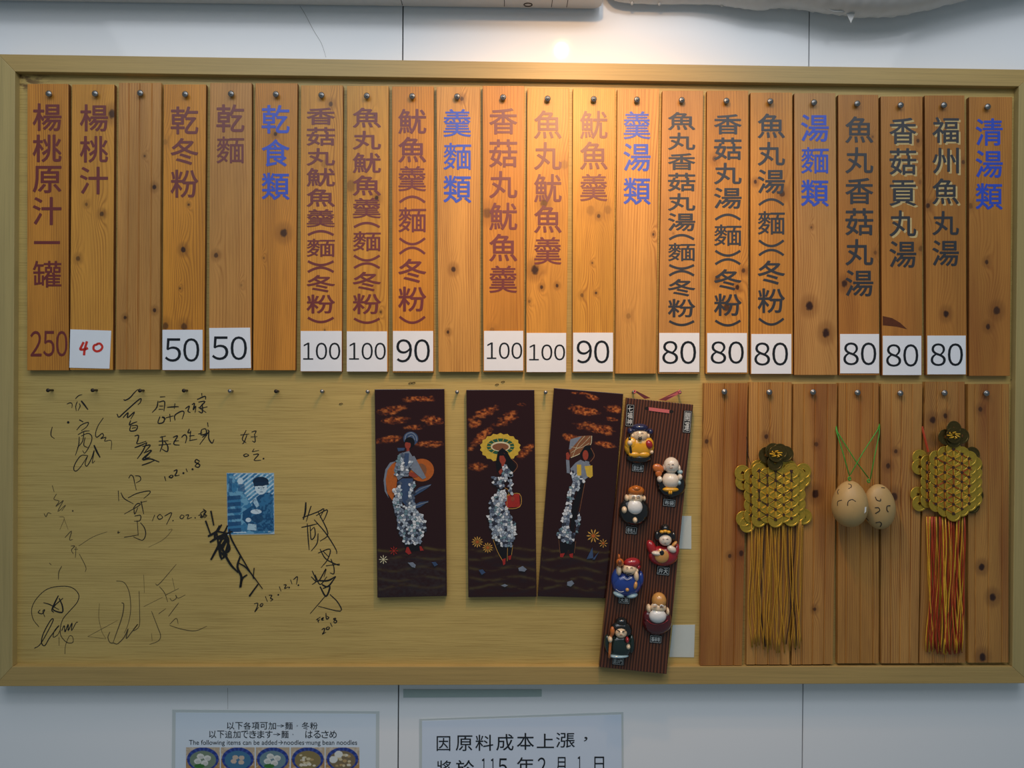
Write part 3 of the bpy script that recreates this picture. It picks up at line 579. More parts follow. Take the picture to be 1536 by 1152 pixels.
# ------------------------------------------------------------------ blue photo of a person in a cap
pq = [(339.8,709.4),(411,709.4),(411.6,801.2),(341.3,802.4)]
c = P(375, 755, YB)
ph = thing('photo_print', (c.x, YB, c.z), 'small blue toned photo print of a person in a dark cap, among the signatures', 'photo')
slab('photo_card', pq, YB-0.0010, YB-0.0001, flat('photo_edge', srgb(190, 205, 215), 0.4), ph)
r = Ras(137, 305, 374, 612, 1.3, srgb(60, 128, 172))
n_ = fbm(r.X, r.Y, 28, 34, 3); n2 = fbm(r.X, r.Y, 9, 9, 5)
r.mask((n_ > 0.52), srgb(120, 178, 208), 0.8); r.mask((r.X-r.Y*0.6 > -20) & (np.sin((r.X*0.8+r.Y)*0.28)+n2 > 0.75), srgb(196, 220, 232), 0.9)
for k in range(6): r.poly([(137, 420+k*33), (205, 416+k*33), (205, 436+k*33), (137, 442+k*33)], srgb(30, 78, 124), 0.9)
r.ell(205, 345, 14, 18, srgb(206, 226, 236)); r.poly([(195, 360), (225, 358), (228, 400), (190, 395)], srgb(46, 96, 140), 0.8); r.poly([(148, 330), (165, 330), (160, 400), (145, 400)], srgb(40, 90, 134), 0.8)
r.poly([(255,600),(240,570),(212,540),(215,500),(262,470),(270,440),(300,415),(345,402),(368,415),(374,600)], srgb(28, 84, 128)); r.mask(inside(r.X, r.Y, [(262,470),(345,402),(374,415),(374,600),(255,600)]) & (n2 > 0.52), srgb(64, 124, 164), 0.8)
r.poly([(282,425),(300,470),(285,480),(268,452)], srgb(170, 205, 225)); r.poly([(300,465),(330,408),(372,430),(350,455),(310,480)], srgb(52, 116, 160))
r.ell(309, 377, 31, 36, srgb(206, 226, 234)); r.ell(308, 346, 40, 24, srgb(16, 40, 66)); r.poly([(270, 352), (346, 346), (350, 364), (275, 372)], srgb(20, 48, 76))
r.ell(298, 380, 5, 2.5, srgb(40, 80, 110)); r.ell(322, 378, 5, 2.5, srgb(40, 80, 110)); r.ell(310, 400, 9, 2.2, srgb(90, 130, 160)); r.poly([(308,382),(313,392),(306,392)], srgb(150, 190, 210))
r.ell(283, 500, 28, 12, srgb(208, 226, 236)); r.ell(243, 542, 14, 11, srgb(208, 226, 236)); r.poly([(242,560),(284,565),(284,596),(236,592)], srgb(176, 208, 224)); r.ell(290, 535, 30, 22, srgb(24, 66, 104), 0.8)
r.mask(n2 < 0.36, srgb(18, 58, 96), 0.35); r.poly([(165, 602), (232, 602), (232, 606), (165, 606)], srgb(214, 230, 238))
r.build('printed_image', [(p[0]+(0.5 if k in (0, 3) else -0.5), p[1]+(0.6 if k < 2 else -1.2)) for k, p in enumerate(pq)], YB-0.0013, M['print'], ph)

# ------------------------------------------------------------------ lacquer panels
LAC = srgb(42, 12, 12); SHELL = [flat('shell_%d' % k, srgb(*cc), 0.18, coat=0.5, var=0.12, vs=300) for k, cc in enumerate([(176, 190, 202), (128, 142, 160), (216, 222, 226), (84, 96, 116), (110, 140, 150), (48, 52, 66)])]
YL = YB-0.012
def lac_col(name, col): return flat(name, col, 0.22, coat=0.3, var=0.25, vs=180)
LM = {k: lac_col('lacquer_'+k, srgb(*v)) for k, v in {'skin': (150, 62, 44), 'blue': (58, 78, 112), 'dark': (16, 10, 14), 'orange': (178, 94, 34), 'yellow': (204, 172, 60), 'red': (158, 40, 32), 'green': (40, 90, 66), 'gold': (196, 150, 70), 'brown': (130, 84, 54), 'grey': (120, 130, 145), 'cream': (214, 206, 170), 'olive': (96, 84, 36)}.items()}
def clip_poly(poly, n, d):
    out = []
    for i in range(len(poly)):
        a, b_ = poly[i], poly[(i+1) % len(poly)]; da = a[0]*n[0]+a[1]*n[1]-d; db = b_[0]*n[0]+b_[1]*n[1]-d
        if da <= 0: out.append(a)
        if da*db < 0: t_ = da/(da-db); out.append((a[0]+(b_[0]-a[0])*t_, a[1]+(b_[1]-a[1])*t_))
    return out
def shards(polys, size, seed, y, ox, oy, s):
    """mother of pearl pieces: Voronoi cells of jittered points that lie inside the outline"""
    rnd = random.Random(seed); res = {k: MB() for k in range(6)}
    for poly in polys:
        xs = [p[0] for p in poly]; ys = [p[1] for p in poly]; pts = []
        x = min(xs)-size
        while x < max(xs)+size:
            yy = min(ys)-size
            while yy < max(ys)+size: pts.append((x+rnd.uniform(-.45, .45)*size, yy+rnd.uniform(-.45, .45)*size)); yy += size
            x += size
        A = np.array(pts); ins = inside(A[:, 0], A[:, 1], poly)
        for i, p in enumerate(pts):
            if not ins[i]: continue
            cell = [(p[0]-size, p[1]-size), (p[0]+size, p[1]-size), (p[0]+size, p[1]+size), (p[0]-size, p[1]+size)]
            for q in pts:
                if q is p or abs(q[0]-p[0]) > 2*size or abs(q[1]-p[1]) > 2*size: continue
                n = (q[0]-p[0], q[1]-p[1]); L = math.hypot(*n); n = (n[0]/L, n[1]/L); cell = clip_poly(cell, n, n[0]*(p[0]+q[0])/2+n[1]*(p[1]+q[1])/2-0.7)
                if len(cell) < 3: break
            if len(cell) < 3: continue
            V, Fc = poly_geo([(ox+c_[0]/s, oy+c_[1]/s) for c_ in cell], y-0.0002); res[rnd.choice([0, 0, 1, 1, 2, 2, 3, 4, 5])].add(V, Fc)
    return res
def lac_panel(label, quad, ox, oy, s, clouds, ground, parts, dress, seed, cloud=(186, 92, 34)):
    c = P(sum(q[0] for q in quad)/4, sum(q[1] for q in quad)/4, YL)
    t = thing('lacquer_panel', (c.x, YL, c.z), label, 'lacquer panel', 'lacquer panels hanging in a row')
    slab('panel', quad, YL, YB-0.001, flat('lacquer_body', LAC, 0.15, coat=0.4), t, bevel=0.0008)
    x0, y0, x1, y1 = ground; r = Ras(x0, y0, x1, y1, 3.0, LAC)
    nA = fbm(r.X, r.Y, 46, 16, seed); nB = fbm(r.X, r.Y, 14, 9, seed+1)
    for cx, cy, rx, ry, rot in clouds:
        dx, dy = r.X-cx, r.Y-cy; u = (dx*math.cos(rot)+dy*math.sin(rot))/rx; v = (-dx*math.sin(rot)+dy*math.cos(rot))/ry
        m_ = np.clip(1.15-(u*u+v*v)+(nA-0.5)*2.2, 0, 1)*np.clip((nB-0.28)*2.6, 0, 1); r.mask(m_, srgb(*cloud), 0.85)
        r.mask(m_*(nB > 0.58), srgb(214, 140, 70), 0.4)
    for yy in (860, 905, 960, 1010, 1050):
        lim = np.exp(-((r.Y-(yy+10*np.sin(r.X/45+yy)))/7)**2); r.mask(lim*np.clip((nA-0.3)*2.5, 0, 1), srgb(104, 92, 40), 0.5)
    if seed == 11: r.mask(np.clip((r.Y-870)/60, 0, 1)*np.clip((nB-0.3)*2, 0, 1), srgb(56, 50, 52), 0.5)
    r.mask(np.clip((r.Y-860)/50, 0, 1)*np.clip((nA-0.45)*2, 0, 1), srgb(30, 26, 34), 0.6)
    k = 0.985; cq = [(sum(q[0] for q in quad)/4, sum(q[1] for q in quad)/4)]*4
    inset = [(q[0]+(1.6 if i in (0, 3) else -1.6), q[1]+(1.6 if i < 2 else -1.6)) for i, q in enumerate(quad)]
    r.build('painted_ground', inset, YL-0.0003, M['lacquer'], t)
    fig = None; groups = {}
    for i, (mn, pts) in enumerate(parts):
        V, Fc = poly_geo([(ox+p[0]/s, oy+p[1]/s) for p in pts], YL-0.0005-0.00005*i); groups.setdefault(mn, MB()).add(V, Fc)
    for mn, mb in groups.items(): mb.build('inlay', LM[mn], t, bevel=-1)
    sh = shards(dress, 13.5, seed, YL-0.0004-0.00005*len(parts), ox, oy, s); mb = MB(); mi = []
    for k_, b_ in sh.items():
        mb.add(b_.V, b_.F); mi += [k_]*len(b_.F)
    o = mb.build('shell_inlay', SHELL[0], t, bevel=-1, mats=SHELL[1:]); o['kind'] = 'stuff'
    for p_, k_ in zip(o.data.polygons, mi): p_.material_index = k_
    return t
def flower(cx, cy, r_, n=9):
    out = []
    for k in range(n):
        a = 2*math.pi*k/n; out.append(('gold', [(cx+math.cos(a-.12)*r_*.3, cy+math.sin(a-.12)*r_*.3), (cx+math.cos(a-.14)*r_*.75, cy+math.sin(a-.14)*r_*.75), (cx+math.cos(a)*r_, cy+math.sin(a)*r_), (cx+math.cos(a+.14)*r_*.75, cy+math.sin(a+.14)*r_*.75), (cx+math.cos(a+.12)*r_*.3, cy+math.sin(a+.12)*r_*.3)]))
    out.append(('orange', ell_pts(cx, cy, r_*.28, r_*.28, 8))); return out
def line(mn, pts, w_):
    q = smooth_line(pts); L = []; R = []
    for i, p in enumerate(q):
        a = q[max(i-1, 0)]; b_ = q[min(i+1, len(q)-1)]; d = math.hypot(b_[0]-a[0], b_[1]-a[1]) or 1; nx, ny = -(b_[1]-a[1])/d*w_/2, (b_[0]-a[0])/d*w_/2
        L.append((p[0]+nx, p[1]+ny)); R.append((p[0]-nx, p[1]-ny))
    return (mn, L+R[::-1])
lac_panel('left lacquer panel with a shell dressed woman in a blue headscarf holding an orange basket', [(561.8,584),(666.6,583.3),(670.4,894),(566,896.7)], 550, 570, 3.388,
 [(275,97,85,16,0),(130,150,80,22,-.1),(150,203,70,20,0),(345,205,55,24,0),(250,240,50,15,-.1),(110,302,62,20,-.1),(330,328,75,16,0)], (45, 52, 402, 1098),
 [('orange', ell_pts(280,458,62,58,26)), ('brown', ell_pts(275,458,30,34,16)), ('orange', [(128,420),(150,418),(158,470),(150,560),(130,612),(105,575),(95,505),(105,450)]), ('grey', [(150,412),(118,420),(95,455),(86,510),(92,565),(112,600),(100,560),(97,505),(106,458),(126,430)]),
  ('blue', ell_pts(224,298,38,36,22)), line('grey', [(195,315),(200,280),(228,268),(250,285),(255,310)], 5), line('grey', [(205,320),(212,290),(232,282),(245,305)], 4), ('dark', ell_pts(218,318,26,28,18)), ('skin', ell_pts(209,330,15,21,16)), ('dark', [(190,318),(210,300),(240,312),(228,322),(205,316)]), ('skin', [(203,345),(216,345),(218,366),(202,366)]),
  ('blue', [(155,345),(195,345),(190,358),(160,362)]), ('grey', [(165,375),(215,360),(240,400),(215,470),(160,510),(138,460)]), ('blue', [(193,372),(216,372),(212,425),(200,448),(188,420)]), ('grey', [(226,390),(242,385),(302,496),(285,505),(215,445)]), ('skin', [(215,468),(240,470),(262,490),(240,496),(215,486)]),
  ('blue', [(155,520),(180,500),(235,500),(246,640),(210,650),(165,600)]), ('grey', [(180,480),(215,478),(212,490),(170,492)]), ('blue', [(215,592),(268,545),(330,528),(315,545),(290,562),(225,600)]), ('blue', [(215,650),(270,620),(318,614),(272,646),(220,660)]), line('grey', [(222,590),(270,556),(325,534)], 4), line('grey', [(220,652),(268,632),(312,620)], 4),
  ('dark', [(190,830),(275,830),(285,862),(200,872)]), ('red', [(203,850),(212,848),(228,880),(214,888),(196,874)]), ('red', [(268,845),(278,845),(290,866),(272,868)])]
 + [('cream', f[1]) for f in flower(85,912,24,8)] + [('red', f[1]) for f in flower(138,868,24,8)] + [('grey', [(208,928),(235,926),(250,940),(246,955),(230,950)]), ('blue', [(330,925),(350,924),(362,938),(345,948)])],
 [[(160,520),(178,500),(182,640),(140,640),(136,570)], [(215,520),(243,520),(246,650),(290,690),(302,745),(275,830),(190,835),(158,742),(135,645),(200,640)], [(160,382),(186,374),(192,440),(150,500),(140,455)], [(200,445),(226,400),(240,410),(215,470),(180,485)]], 11)
lac_panel('middle lacquer panel with a long haired woman under a yellow parasol carrying a red bag', [(699.4,584.8),(801.6,584.8),(805,895.3),(702.4,896)], 690, 570, 3.388,
 [(130,165,95,22,-.35),(75,225,40,18,-.3),(250,195,70,30,-.6),(110,290,90,22,-.75),(340,360,60,26,-.6),(90,440,55,20,0),(320,125,30,8,0)], (36, 55, 384, 1100),
 [('yellow', [(205+(100+(5 if k % 2 else -3))*math.cos(k*math.pi/18), 343+(70+(4 if k % 2 else -3))*math.sin(k*math.pi/18)) for k in range(36)]), ('green', ell_pts(206,338,70,41,30)), ('cream', ell_pts(206,338,50,25,26)), ('brown', ell_pts(206,340,42,19,24))]
 + [line('yellow', [(206+47*math.cos(a), 338+25*math.sin(a)), (206+74*math.cos(a), 338+43*math.sin(a))], 3) for a in [k*math.pi/7 for k in range(14)]]
 + [('dark', [(188,470),(182,420),(192,365),(215,345),(238,362),(262,405),(284,440),(268,475),(248,455),(240,440),(205,440),(195,462)]), line('brown', [(262,400),(288,425),(290,445),(270,470)], 3), ('skin', ell_pts(217,398,17,30,18)), ('dark', [(200,385),(214,362),(236,385),(234,408),(222,384)]), ('skin', [(210,422),(228,422),(230,440),(212,442)]),
  ('skin', [(196,465),(212,448),(218,462),(204,482)]), ('red', [(222,588),(302,577),(305,645),(225,650)]), line('gold', [(222,589),(302,578),(304,644),(226,649),(222,589)], 3), line('gold', [(240,588),(238,652)], 2), ('skin', ell_pts(268,604,10,14,10)), line('gold', [(228,548),(245,560),(248,590)], 2.5),
  ('dark', [(175,820),(270,830),(262,905),(245,880),(228,930),(200,880)]), line('gold', [(168,810),(190,870),(220,925)], 2.5), line('gold', [(268,840),(262,890)], 2), line('gold', [(242,850),(240,920)], 2), ('red', [(214,912),(232,905),(230,935),(220,942)]), ('red', [(244,895),(262,890),(258,912),(248,915)])]
 + flower(88,823,30,12) + flower(141,852,28,12) + [('grey', [(296,955),(318,945),(340,962),(328,974),(300,970)]), ('blue', [(95,965),(115,962),(130,978),(110,990)]), ('grey', [(208,1044),(228,1036),(244,1044),(228,1052)])],
 [[(222,430),(240,436),(258,480),(256,520),(235,505),(215,560),(190,550),(168,530),(166,492),(190,486),(205,490)], [(246,480),(260,480),(270,585),(250,580)], [(190,560),(232,560),(236,640),(288,730),(284,790),(262,850),(215,855),(165,800),(140,710),(152,610)]], 23)
lac_panel('tilted lacquer panel with a shell dressed woman raising a small parasol, beside the wooden plaque', [(831,582),(935,590.7),(911,897.6),(806.5,894.7)], 800, 570, 3.388,
 [(255,85,40,12,.05),(210,157,95,22,.08),(395,135,60,18,.1),(385,187,45,12,0),(290,240,125,24,.08),(140,297,45,20,0),(360,320,65,14,.08),(190,70,60,6,0)], (30, 60, 440, 1095),
 [('brown', [(182,350),(190,300),(230,285),(295,282),(290,330),(240,372),(190,395)]), ('grey', [(188,302),(248,285),(190,352),(181,352)]), line('cream', [(190,395),(240,372),(290,330),(297,284)], 3), line('cream', [(192,370),(248,330),(290,286)], 1.6), line('cream', [(200,388),(225,330),(262,284)], 1.6), line('cream', [(190,340),(240,345),(285,320)], 1.6),
  ('dark', [(236,375),(262,335),(290,330),(302,385),(270,405),(245,400)]), ('skin', ell_pts(265,382,15,26,16)), line('brown', [(292,345),(310,385),(290,415)], 3), ('skin', [(166,372),(176,366),(188,385),(180,406),(168,404)]), ('grey', [(166,405),(183,408),(186,475),(170,472)]), ('grey', [(188,450),(215,420),(240,405),(290,430),(282,490),(235,530),(205,510)]),
  ('grey', [(262,410),(285,415),(284,440),(266,430)]), ('yellow', [(221,430),(243,430),(244,485),(222,487)]), ('yellow', [(260,438),(300,434),(302,488),(290,498),(272,488)]), ('dark', [(244,520),(262,515),(230,640),(205,770),(188,760),(198,640)]), ('dark', [(135,825),(214,828),(205,892),(178,860),(158,895),(136,880)]), line('brown', [(262,520),(240,640),(215,770)], 2.5), line('brown', [(128,800),(136,880)], 2), line('brown', [(216,820),(208,880)], 2),
  ('red', [(136,882),(160,880),(150,902),(136,900)]), ('red', [(182,885),(202,880),(200,905),(186,900)])] + flower(305,792,36,10) + flower(355,830,24,8) + [('blue', [(270,910),(300,850),(305,905)]), ('blue', [(300,912),(335,870),(312,912)]), ('grey', [(172,1026),(196,1018),(208,1034),(190,1050),(172,1044)])],
 [[(185,470),(205,450),(220,490),(270,495),(262,510),(240,520),(198,620),(186,760),(214,790),(214,830),(150,828),(122,795),(150,690),(176,560),(200,510)], [(232,660),(238,700),(228,775),(206,790),(214,730)]], 37)

# ------------------------------------------------------------------ papers behind the plaque
for q, lb in (([(1022,774),(1037,774),(1037,823.5),(1018,823)], 'blank white paper card stuck on the veneer, upper one beside the wooden plaque'), ([(1009,937.5),(1042.5,937),(1041,986),(1004,985.5)], 'blank white paper card stuck on the veneer at the foot of the wooden plaque')):
    c = P(q[0][0], q[0][1], YB); o = slab('paper_card', q, YB-0.0008, YB-0.0001, M['paper'], loc=c); tag(o, lb, 'paper')

# ------------------------------------------------------------------ plaque with seven figurines
def yq(py): return -0.0365-(py-600)/410*0.0165
QD = [(940,596.6),(1040,607),(999.9,1011.3),(899,1000.7)]
c = P(970, 800, yq(800)); plaque = thing('figurine_plaque', (c.x, c.y, c.z), 'dark grooved wooden plaque with seven small ceramic deity figurines, hung by a pink ribbon', 'plaque')
m, t, b = nt('charred_cedar'); g = G(t); tc = t.nodes.new('ShaderNodeTexCoord'); mp = t.nodes.new('ShaderNodeMapping'); mp.inputs['Rotation'].default_value = (0, -0.098, 0)
t.links.new(tc.outputs['Object'], mp.inputs['Vector']); sp = t.nodes.new('ShaderNodeSeparateXYZ'); t.links.new(mp.outputs[0], sp.inputs[0]); x, z = sp.outputs[0], sp.outputs[2]
h = g.m('ADD', g.m('MULTIPLY', x, 150), g.m('MULTIPLY', g.noise(x, z, 5, 1.6, 3.0, 1.0), 7)); ring = g.m('ADD', g.m('MULTIPLY', g.m('SINE', g.m('MULTIPLY', h, 6.2832)), 0.5), 0.5)
col = g.mix(g.smooth(ring, 0.1, 0.95), srgb(112, 66, 42), srgb(44, 22, 16)); col = g.mix(g.m('MULTIPLY', g.noise(x, z, 300, 10, 8.0), 0.5), col, srgb(70, 36, 22))
t.links.new(col, b.inputs['Base Color']); b.inputs['Roughness'].default_value = 0.4; bp = t.nodes.new('ShaderNodeBump'); bp.invert = True; bp.inputs['Strength'].default_value = 0.7; bp.inputs['Distance'].default_value = 0.0015
t.links.new(ring, bp.inputs['Height']); t.links.new(bp.outputs[0], b.inputs['Normal']); M['cedar'] = m
slab('wooden_board', [(x_, y_, yq(y_)) for x_, y_ in QD], 0, 0.014, M['cedar'], plaque, bevel=0.001)
D1 = (890, 570, 5.006); D2 = (890, 790, 5.006)
M['slot'] = flat('slot_dark', srgb(14, 8, 6), 0.8); M['ribbon'] = flat('pink_ribbon', srgb(206, 104, 104), 0.6, var=0.15, vs=500)
sl = MB()
for cx, cy in ((403, 213), (585, 237)): V, Fc = poly_geo(ell_pts(890+cx/5.006, 570+cy/5.006, 3.6, 2.4, 12), yq(613)-0.0004); sl.add(V, Fc)
sl.build('ribbon_slot', M['slot'], plaque, bevel=-1)
rb = MB()
for q in ([(415,204,-.0386),(572,224,-.0388),(570,250,-.0388),(418,230,-.0386)], [(306,82,-.041),(330,85,-.041),(430,136,-.026),(385,142,-.026)], [(640,78,-.041),(650,102,-.041),(545,156,-.026),(490,150,-.026)]):
    V, Fc = slab_geo([(890+a/5.006, 570+b2/5.006, y_) for a, b2, y_ in q], 0, 0.0012); rb.add(V, Fc)
V, Fc = tube_geo([P(890+p[0]/5.006, 570+p[1]/5.006, -.0415) for p in ((306,76),(318,84),(312,98),(302,94))], 0.0018); rb.add(V, Fc)
V, Fc = tube_geo([P(890+p[0]/5.006, 570+p[1]/5.006, -.0415) for p in ((652,76),(640,84),(646,98),(658,92))], 0.0018); rb.add(V, Fc)
rb.build('ribbon', M['ribbon'], plaque)
cer = {k: flat('ceramic_'+k, srgb(*v), 0.12, coat=0.6, var=0.08, vs=120) for k, v in {'skin': (232, 206, 170), 'pale': (226, 214, 196), 'yellow': (224, 164, 34), 'navy': (30, 34, 74), 'black': (26, 26, 26), 'red': (158, 34, 40), 'maroon': (84, 22, 26), 'blue': (34, 62, 140), 'white': (230, 230, 226), 'orange': (196, 108, 46), 'green': (26, 44, 40), 'brown': (120, 64, 34), 'sky': (150, 180, 190), 'hat': (186, 104, 30), 'tan': (206, 150, 80)}.items()}
def figurine(label, base, subs):
    D, bx = base[0], base[1]
    def gm(D, kind, col, args):
        if kind == 'e':
            cx, cy, rx, ry, front, dep = args[:6]; rot = args[6] if len(args) > 6 else 0; egg = args[7] if len(args) > 7 else 0
            px, py = D[0]+cx/D[2], D[1]+cy/D[2]; y0 = yq(py)-front; s = mpp(y0)/D[2]
            return ball_geo(P(px, py, y0), rx*s, dep, ry*s, 18, 12, rot, egg)
        if kind == 't':
            pts, rad, front = args; return tube_geo([P(D[0]+p[0]/D[2], D[1]+p[1]/D[2], yq(D[1]+p[1]/D[2])-front-(p[2] if len(p) > 2 else 0)) for p in smooth_line(pts, 3)], rad, 6)
    mb = MB()
    for e in bx[2]: mb.add(*gm(D, 'e', bx[0], e))
    o = mb.build('figurine', cer[bx[0]], plaque, smooth=True); o['label'] = label
    for nm, col, kind, lst in subs:
        mb = MB()
        for a in lst: mb.add(*gm(D, kind, col, a))
        mb.build(nm, cer[col], o, smooth=True)
# e: cx cy rx ry front depth rot egg   (crop coordinates, metres)
def smile(cx, cy, s=1.0, f=0.018): return [([(cx-26*s, cy-8*s), (cx-17*s, cy-14*s), (cx-8*s, cy-9*s)], 0.00055, f), ([(cx+8*s, cy-9*s), (cx+17*s, cy-14*s), (cx+26*s, cy-8*s)], 0.00055, f), ([(cx-15*s, cy+14*s), (cx, cy+21*s), (cx+15*s, cy+14*s)], 0.0006, f)]
figurine('figurine in a navy hat and yellow robe holding a red fish', (D1, ('yellow', '', [(345,505,114,88,0.004,0.017), (290,480,55,60,0.005,0.015), (405,485,50,60,0.005,0.015)])), [
 ('figurine_base', 'black', 'e', [(342,588,100,42,0.002,0.016)]), ('head', 'skin', 'e', [(350,415,62,52,0.008,0.016), (292,418,14,22,0.006,0.010), (410,420,14,22,0.006,0.010)]), ('hat', 'navy', 'e', [(350,358,62,32,0.010,0.014), (278,384,24,26,0.006,0.010), (425,388,24,26,0.006,0.010), (350,376,82,18,0.008,0.012)]),
 ('face_lines', 'black', 't', smile(350,410,1.0,0.0245)), ('mouth', 'black', 'e', [(350,442,16,12,0.020,0.006)]), ('fish', 'red', 'e', [(418,485,27,36,0.016,0.008,-0.3)]), ('hand', 'skin', 'e', [(275,472,20,22,0.016,0.008), (436,540,16,16,0.012,0.008)]), ('fishing_rod', 'black', 't', [([(272,425,0),(278,500,0),(292,590,0)], 0.0028, 0.016)]), ('knee', 'yellow', 'e', [(310,560,46,26,0.013,0.008), (378,560,46,26,0.013,0.008)])])
figurine('bald pale bellied laughing figurine with an orange fan and yellow sash', (D1, ('black', '', [(585,785,112,100,0.003,0.015)])), [
 ('head', 'pale', 'e', [(585,640,58,62,0.010,0.017), (640,665,14,30,0.006,0.010), (532,655,12,24,0.006,0.010)]), ('belly', 'pale', 'e', [(578,755,66,66,0.008,0.020)]), ('fan', 'orange', 'e', [(487,665,46,34,0.010,0.006,0.5), (490,700,26,30,0.010,0.006)]), ('hand', 'pale', 'e', [(498,745,20,24,0.014,0.009), (650,728,18,24,0.014,0.009)]), ('bag', 'sky', 'e', [(650,690,22,18,0.010,0.010), (640,770,18,22,0.012,0.010)]),
 ('sash', 'yellow', 'e', [(580,822,62,20,0.016,0.009), (570,845,8,16,0.022,0.005), (584,845,8,16,0.022,0.005)]), ('face_lines', 'brown', 't', smile(582,645,0.9,0.0275))])
figurine('round black robed figurine with a white beard and brown hat', (D1, ('black', '', [(306,985,118,112,0.003,0.020)])), [
 ('head', 'skin', 'e', [(315,885,60,46,0.010,0.016), (250,885,16,26,0.008,0.010), (380,888,14,22,0.008,0.010)]), ('hat', 'hat', 'e', [(322,832,62,40,0.012,0.014), (322,812,34,22,0.016,0.012)]), ('beard', 'white', 'e', [(312,950,58,62,0.016,0.014,0,0.1)]), ('hand', 'skin', 'e', [(232,975,20,26,0.018,0.009), (313,1052,18,22,0.021,0.008)]), ('eyebrow', 'white', 't', [([(288,878),(300,868),(312,876)], 0.0012, 0.026), ([(325,876),(340,868),(352,878)], 0.0012, 0.026)]), ('face_lines', 'brown', 't', [([(292,890),(302,886),(312,890)], 0.0005, 0.026), ([(326,890),(338,886),(348,890)], 0.0005, 0.026)])])
figurine('red robed woman figurine with black hair playing a yellow lute', (D2, ('red', '', [(525,218,112,78,0.004,0.016), (440,165,36,70,0.004,0.011,-0.4), (610,190,32,66,0.004,0.011,0.3)])), [
 ('hair', 'black', 'e', [(538,75,66,72,0.004,0.013), (538,15,34,36,0.006,0.012), (478,70,22,40,0.004,0.008), (600,75,20,40,0.004,0.008)]), ('head', 'pale', 'e', [(540,100,48,44,0.012,0.013)]), ('hair_crown', 'yellow', 'e', [(515,38,18,12,0.018,0.005), (540,34,18,12,0.019,0.005), (565,40,16,12,0.018,0.005)]), ('sleeve', 'pale', 'e', [(475,200,38,18,0.018,0.008,0.1), (588,168,38,26,0.015,0.008,0.5)]), ('lute', 'tan', 'e', [(515,222,55,52,0.018,0.006), (608,130,28,12,0.015,0.006,-0.8)]), ('lute_rosette', 'black', 'e', [(514,196,18,20,0.0235,0.002)]),
 ('face_lines', 'brown', 't', [([(518,96),(526,92),(532,96)], 0.0005, 0.025), ([(548,96),(556,92),(564,96)], 0.0005, 0.025), ([(534,122),(540,125),(546,122)], 0.0006, 0.025)])])
figurine('blue robed figurine in a red hat raising an orange mallet', (D2, ('blue', '', [(252,430,112,92,0.004,0.018), (170,380,34,70,0.003,0.012,0.2), (352,390,26,60,0.003,0.012)])), [
 ('head', 'skin', 'e', [(270,318,58,44,0.010,0.016), (325,325,14,24,0.008,0.010)]), ('hat', 'red', 'e', [(290,272,64,40,0.010,0.013,-0.1), (335,300,20,24,0.008,0.010)]), ('arm', 'skin', 'e', [(192,328,20,40,0.012,0.010), (322,370,20,40,0.016,0.008,-0.1)]), ('mallet', 'orange', 'e', [(200,268,30,30,0.016,0.012), (192,225,9,20,0.014,0.006)]), ('mallet_face', 'brown', 'e', [(200,268,17,17,0.0265,0.003)]), ('bag_neck', 'tan', 'e', [(316,440,15,30,0.018,0.007,0.2), (255,474,14,14,0.022,0.004)]),
 ('beard', 'black', 'e', [(262,350,30,7,0.022,0.004), (262,362,8,10,0.022,0.004)]), ('figurine_base', 'sky', 'e', [(190,508,44,20,0.006,0.014,0.3), (290,514,44,20,0.006,0.014,-0.2)]), ('face_lines', 'black', 't', [([(245,312),(254,307),(262,312)], 0.0006, 0.0255), ([(278,312),(288,307),(298,312)], 0.0006, 0.0255)]), ('robe_folds', 'white', 't', [([(225,380),(255,400),(290,380)], 0.0005, 0.022), ([(170,470),(200,490),(235,485)], 0.0005, 0.018)])])
figurine('tall bald figurine with a long white beard and maroon robe', (D2, ('maroon', '', [(478,715,112,98,0.003,0.017), (410,680,40,56,0.004,0.012), (545,690,40,56,0.004,0.012)])), [
 ('head', 'tan', 'e', [(493,555,56,62,0.010,0.017)]), ('face', 'skin', 'e', [(488,605,60,42,0.013,0.014), (415,612,18,32,0.008,0.010), (556,635,14,30,0.008,0.010)]), ('beard', 'white', 'e', [(483,670,66,54,0.017,0.013)]), ('eyebrow', 'white', 't', [([(448,592),(464,584),(478,592)], 0.0013, 0.027), ([(500,594),(514,588),(530,600)], 0.0013, 0.027)]), ('face_lines', 'brown', 't', [([(450,606),(462,602),(474,606)], 0.0006, 0.0272), ([(500,608),(512,604),(524,608)], 0.0006, 0.0272)]), ('robe_folds', 'red', 't', [([(400,700),(440,730),(490,735)], 0.0008, 0.019), ([(490,735),(530,725),(560,700)], 0.0008, 0.019)])])
figurine('dark hooded figurine holding an orange staff, lowest on the plaque', (D2, ('green', '', [(200,895,92,98,0.003,0.017), (108,880,28,72,0.003,0.010,-0.1), (285,880,24,72,0.003,0.010)])), [
 ('hood', 'black', 'e', [(210,775,84,68,0.004,0.013), (212,715,46,36,0.004,0.012)]), ('head', 'skin', 'e', [(207,797,46,38,0.012,0.013)]), ('hand', 'skin', 'e', [(126,845,18,24,0.016,0.009), (262,900,16,20,0.016,0.008)]), ('staff', 'orange', 't', [([(142,765,0),(130,860,0),(120,985,0)], 0.0030, 0.017)]), ('staff_head', 'orange', 'e', [(143,785,17,36,0.018,0.006)]), ('pagoda', 'red', 'e', [(254,850,14,24,0.018,0.008)]), ('robe_hem', 'sky', 'e', [(190,970,76,14,0.010,0.010)]),
 ('eyebrow', 'black', 't', [([(178,778),(190,783),(200,790)], 0.0012, 0.025), ([(218,790),(230,785),(245,782)], 0.0012, 0.025)]), ('face_lines', 'brown', 't', [([(198,815),(208,812),(218,816)], 0.0007, 0.025)])])
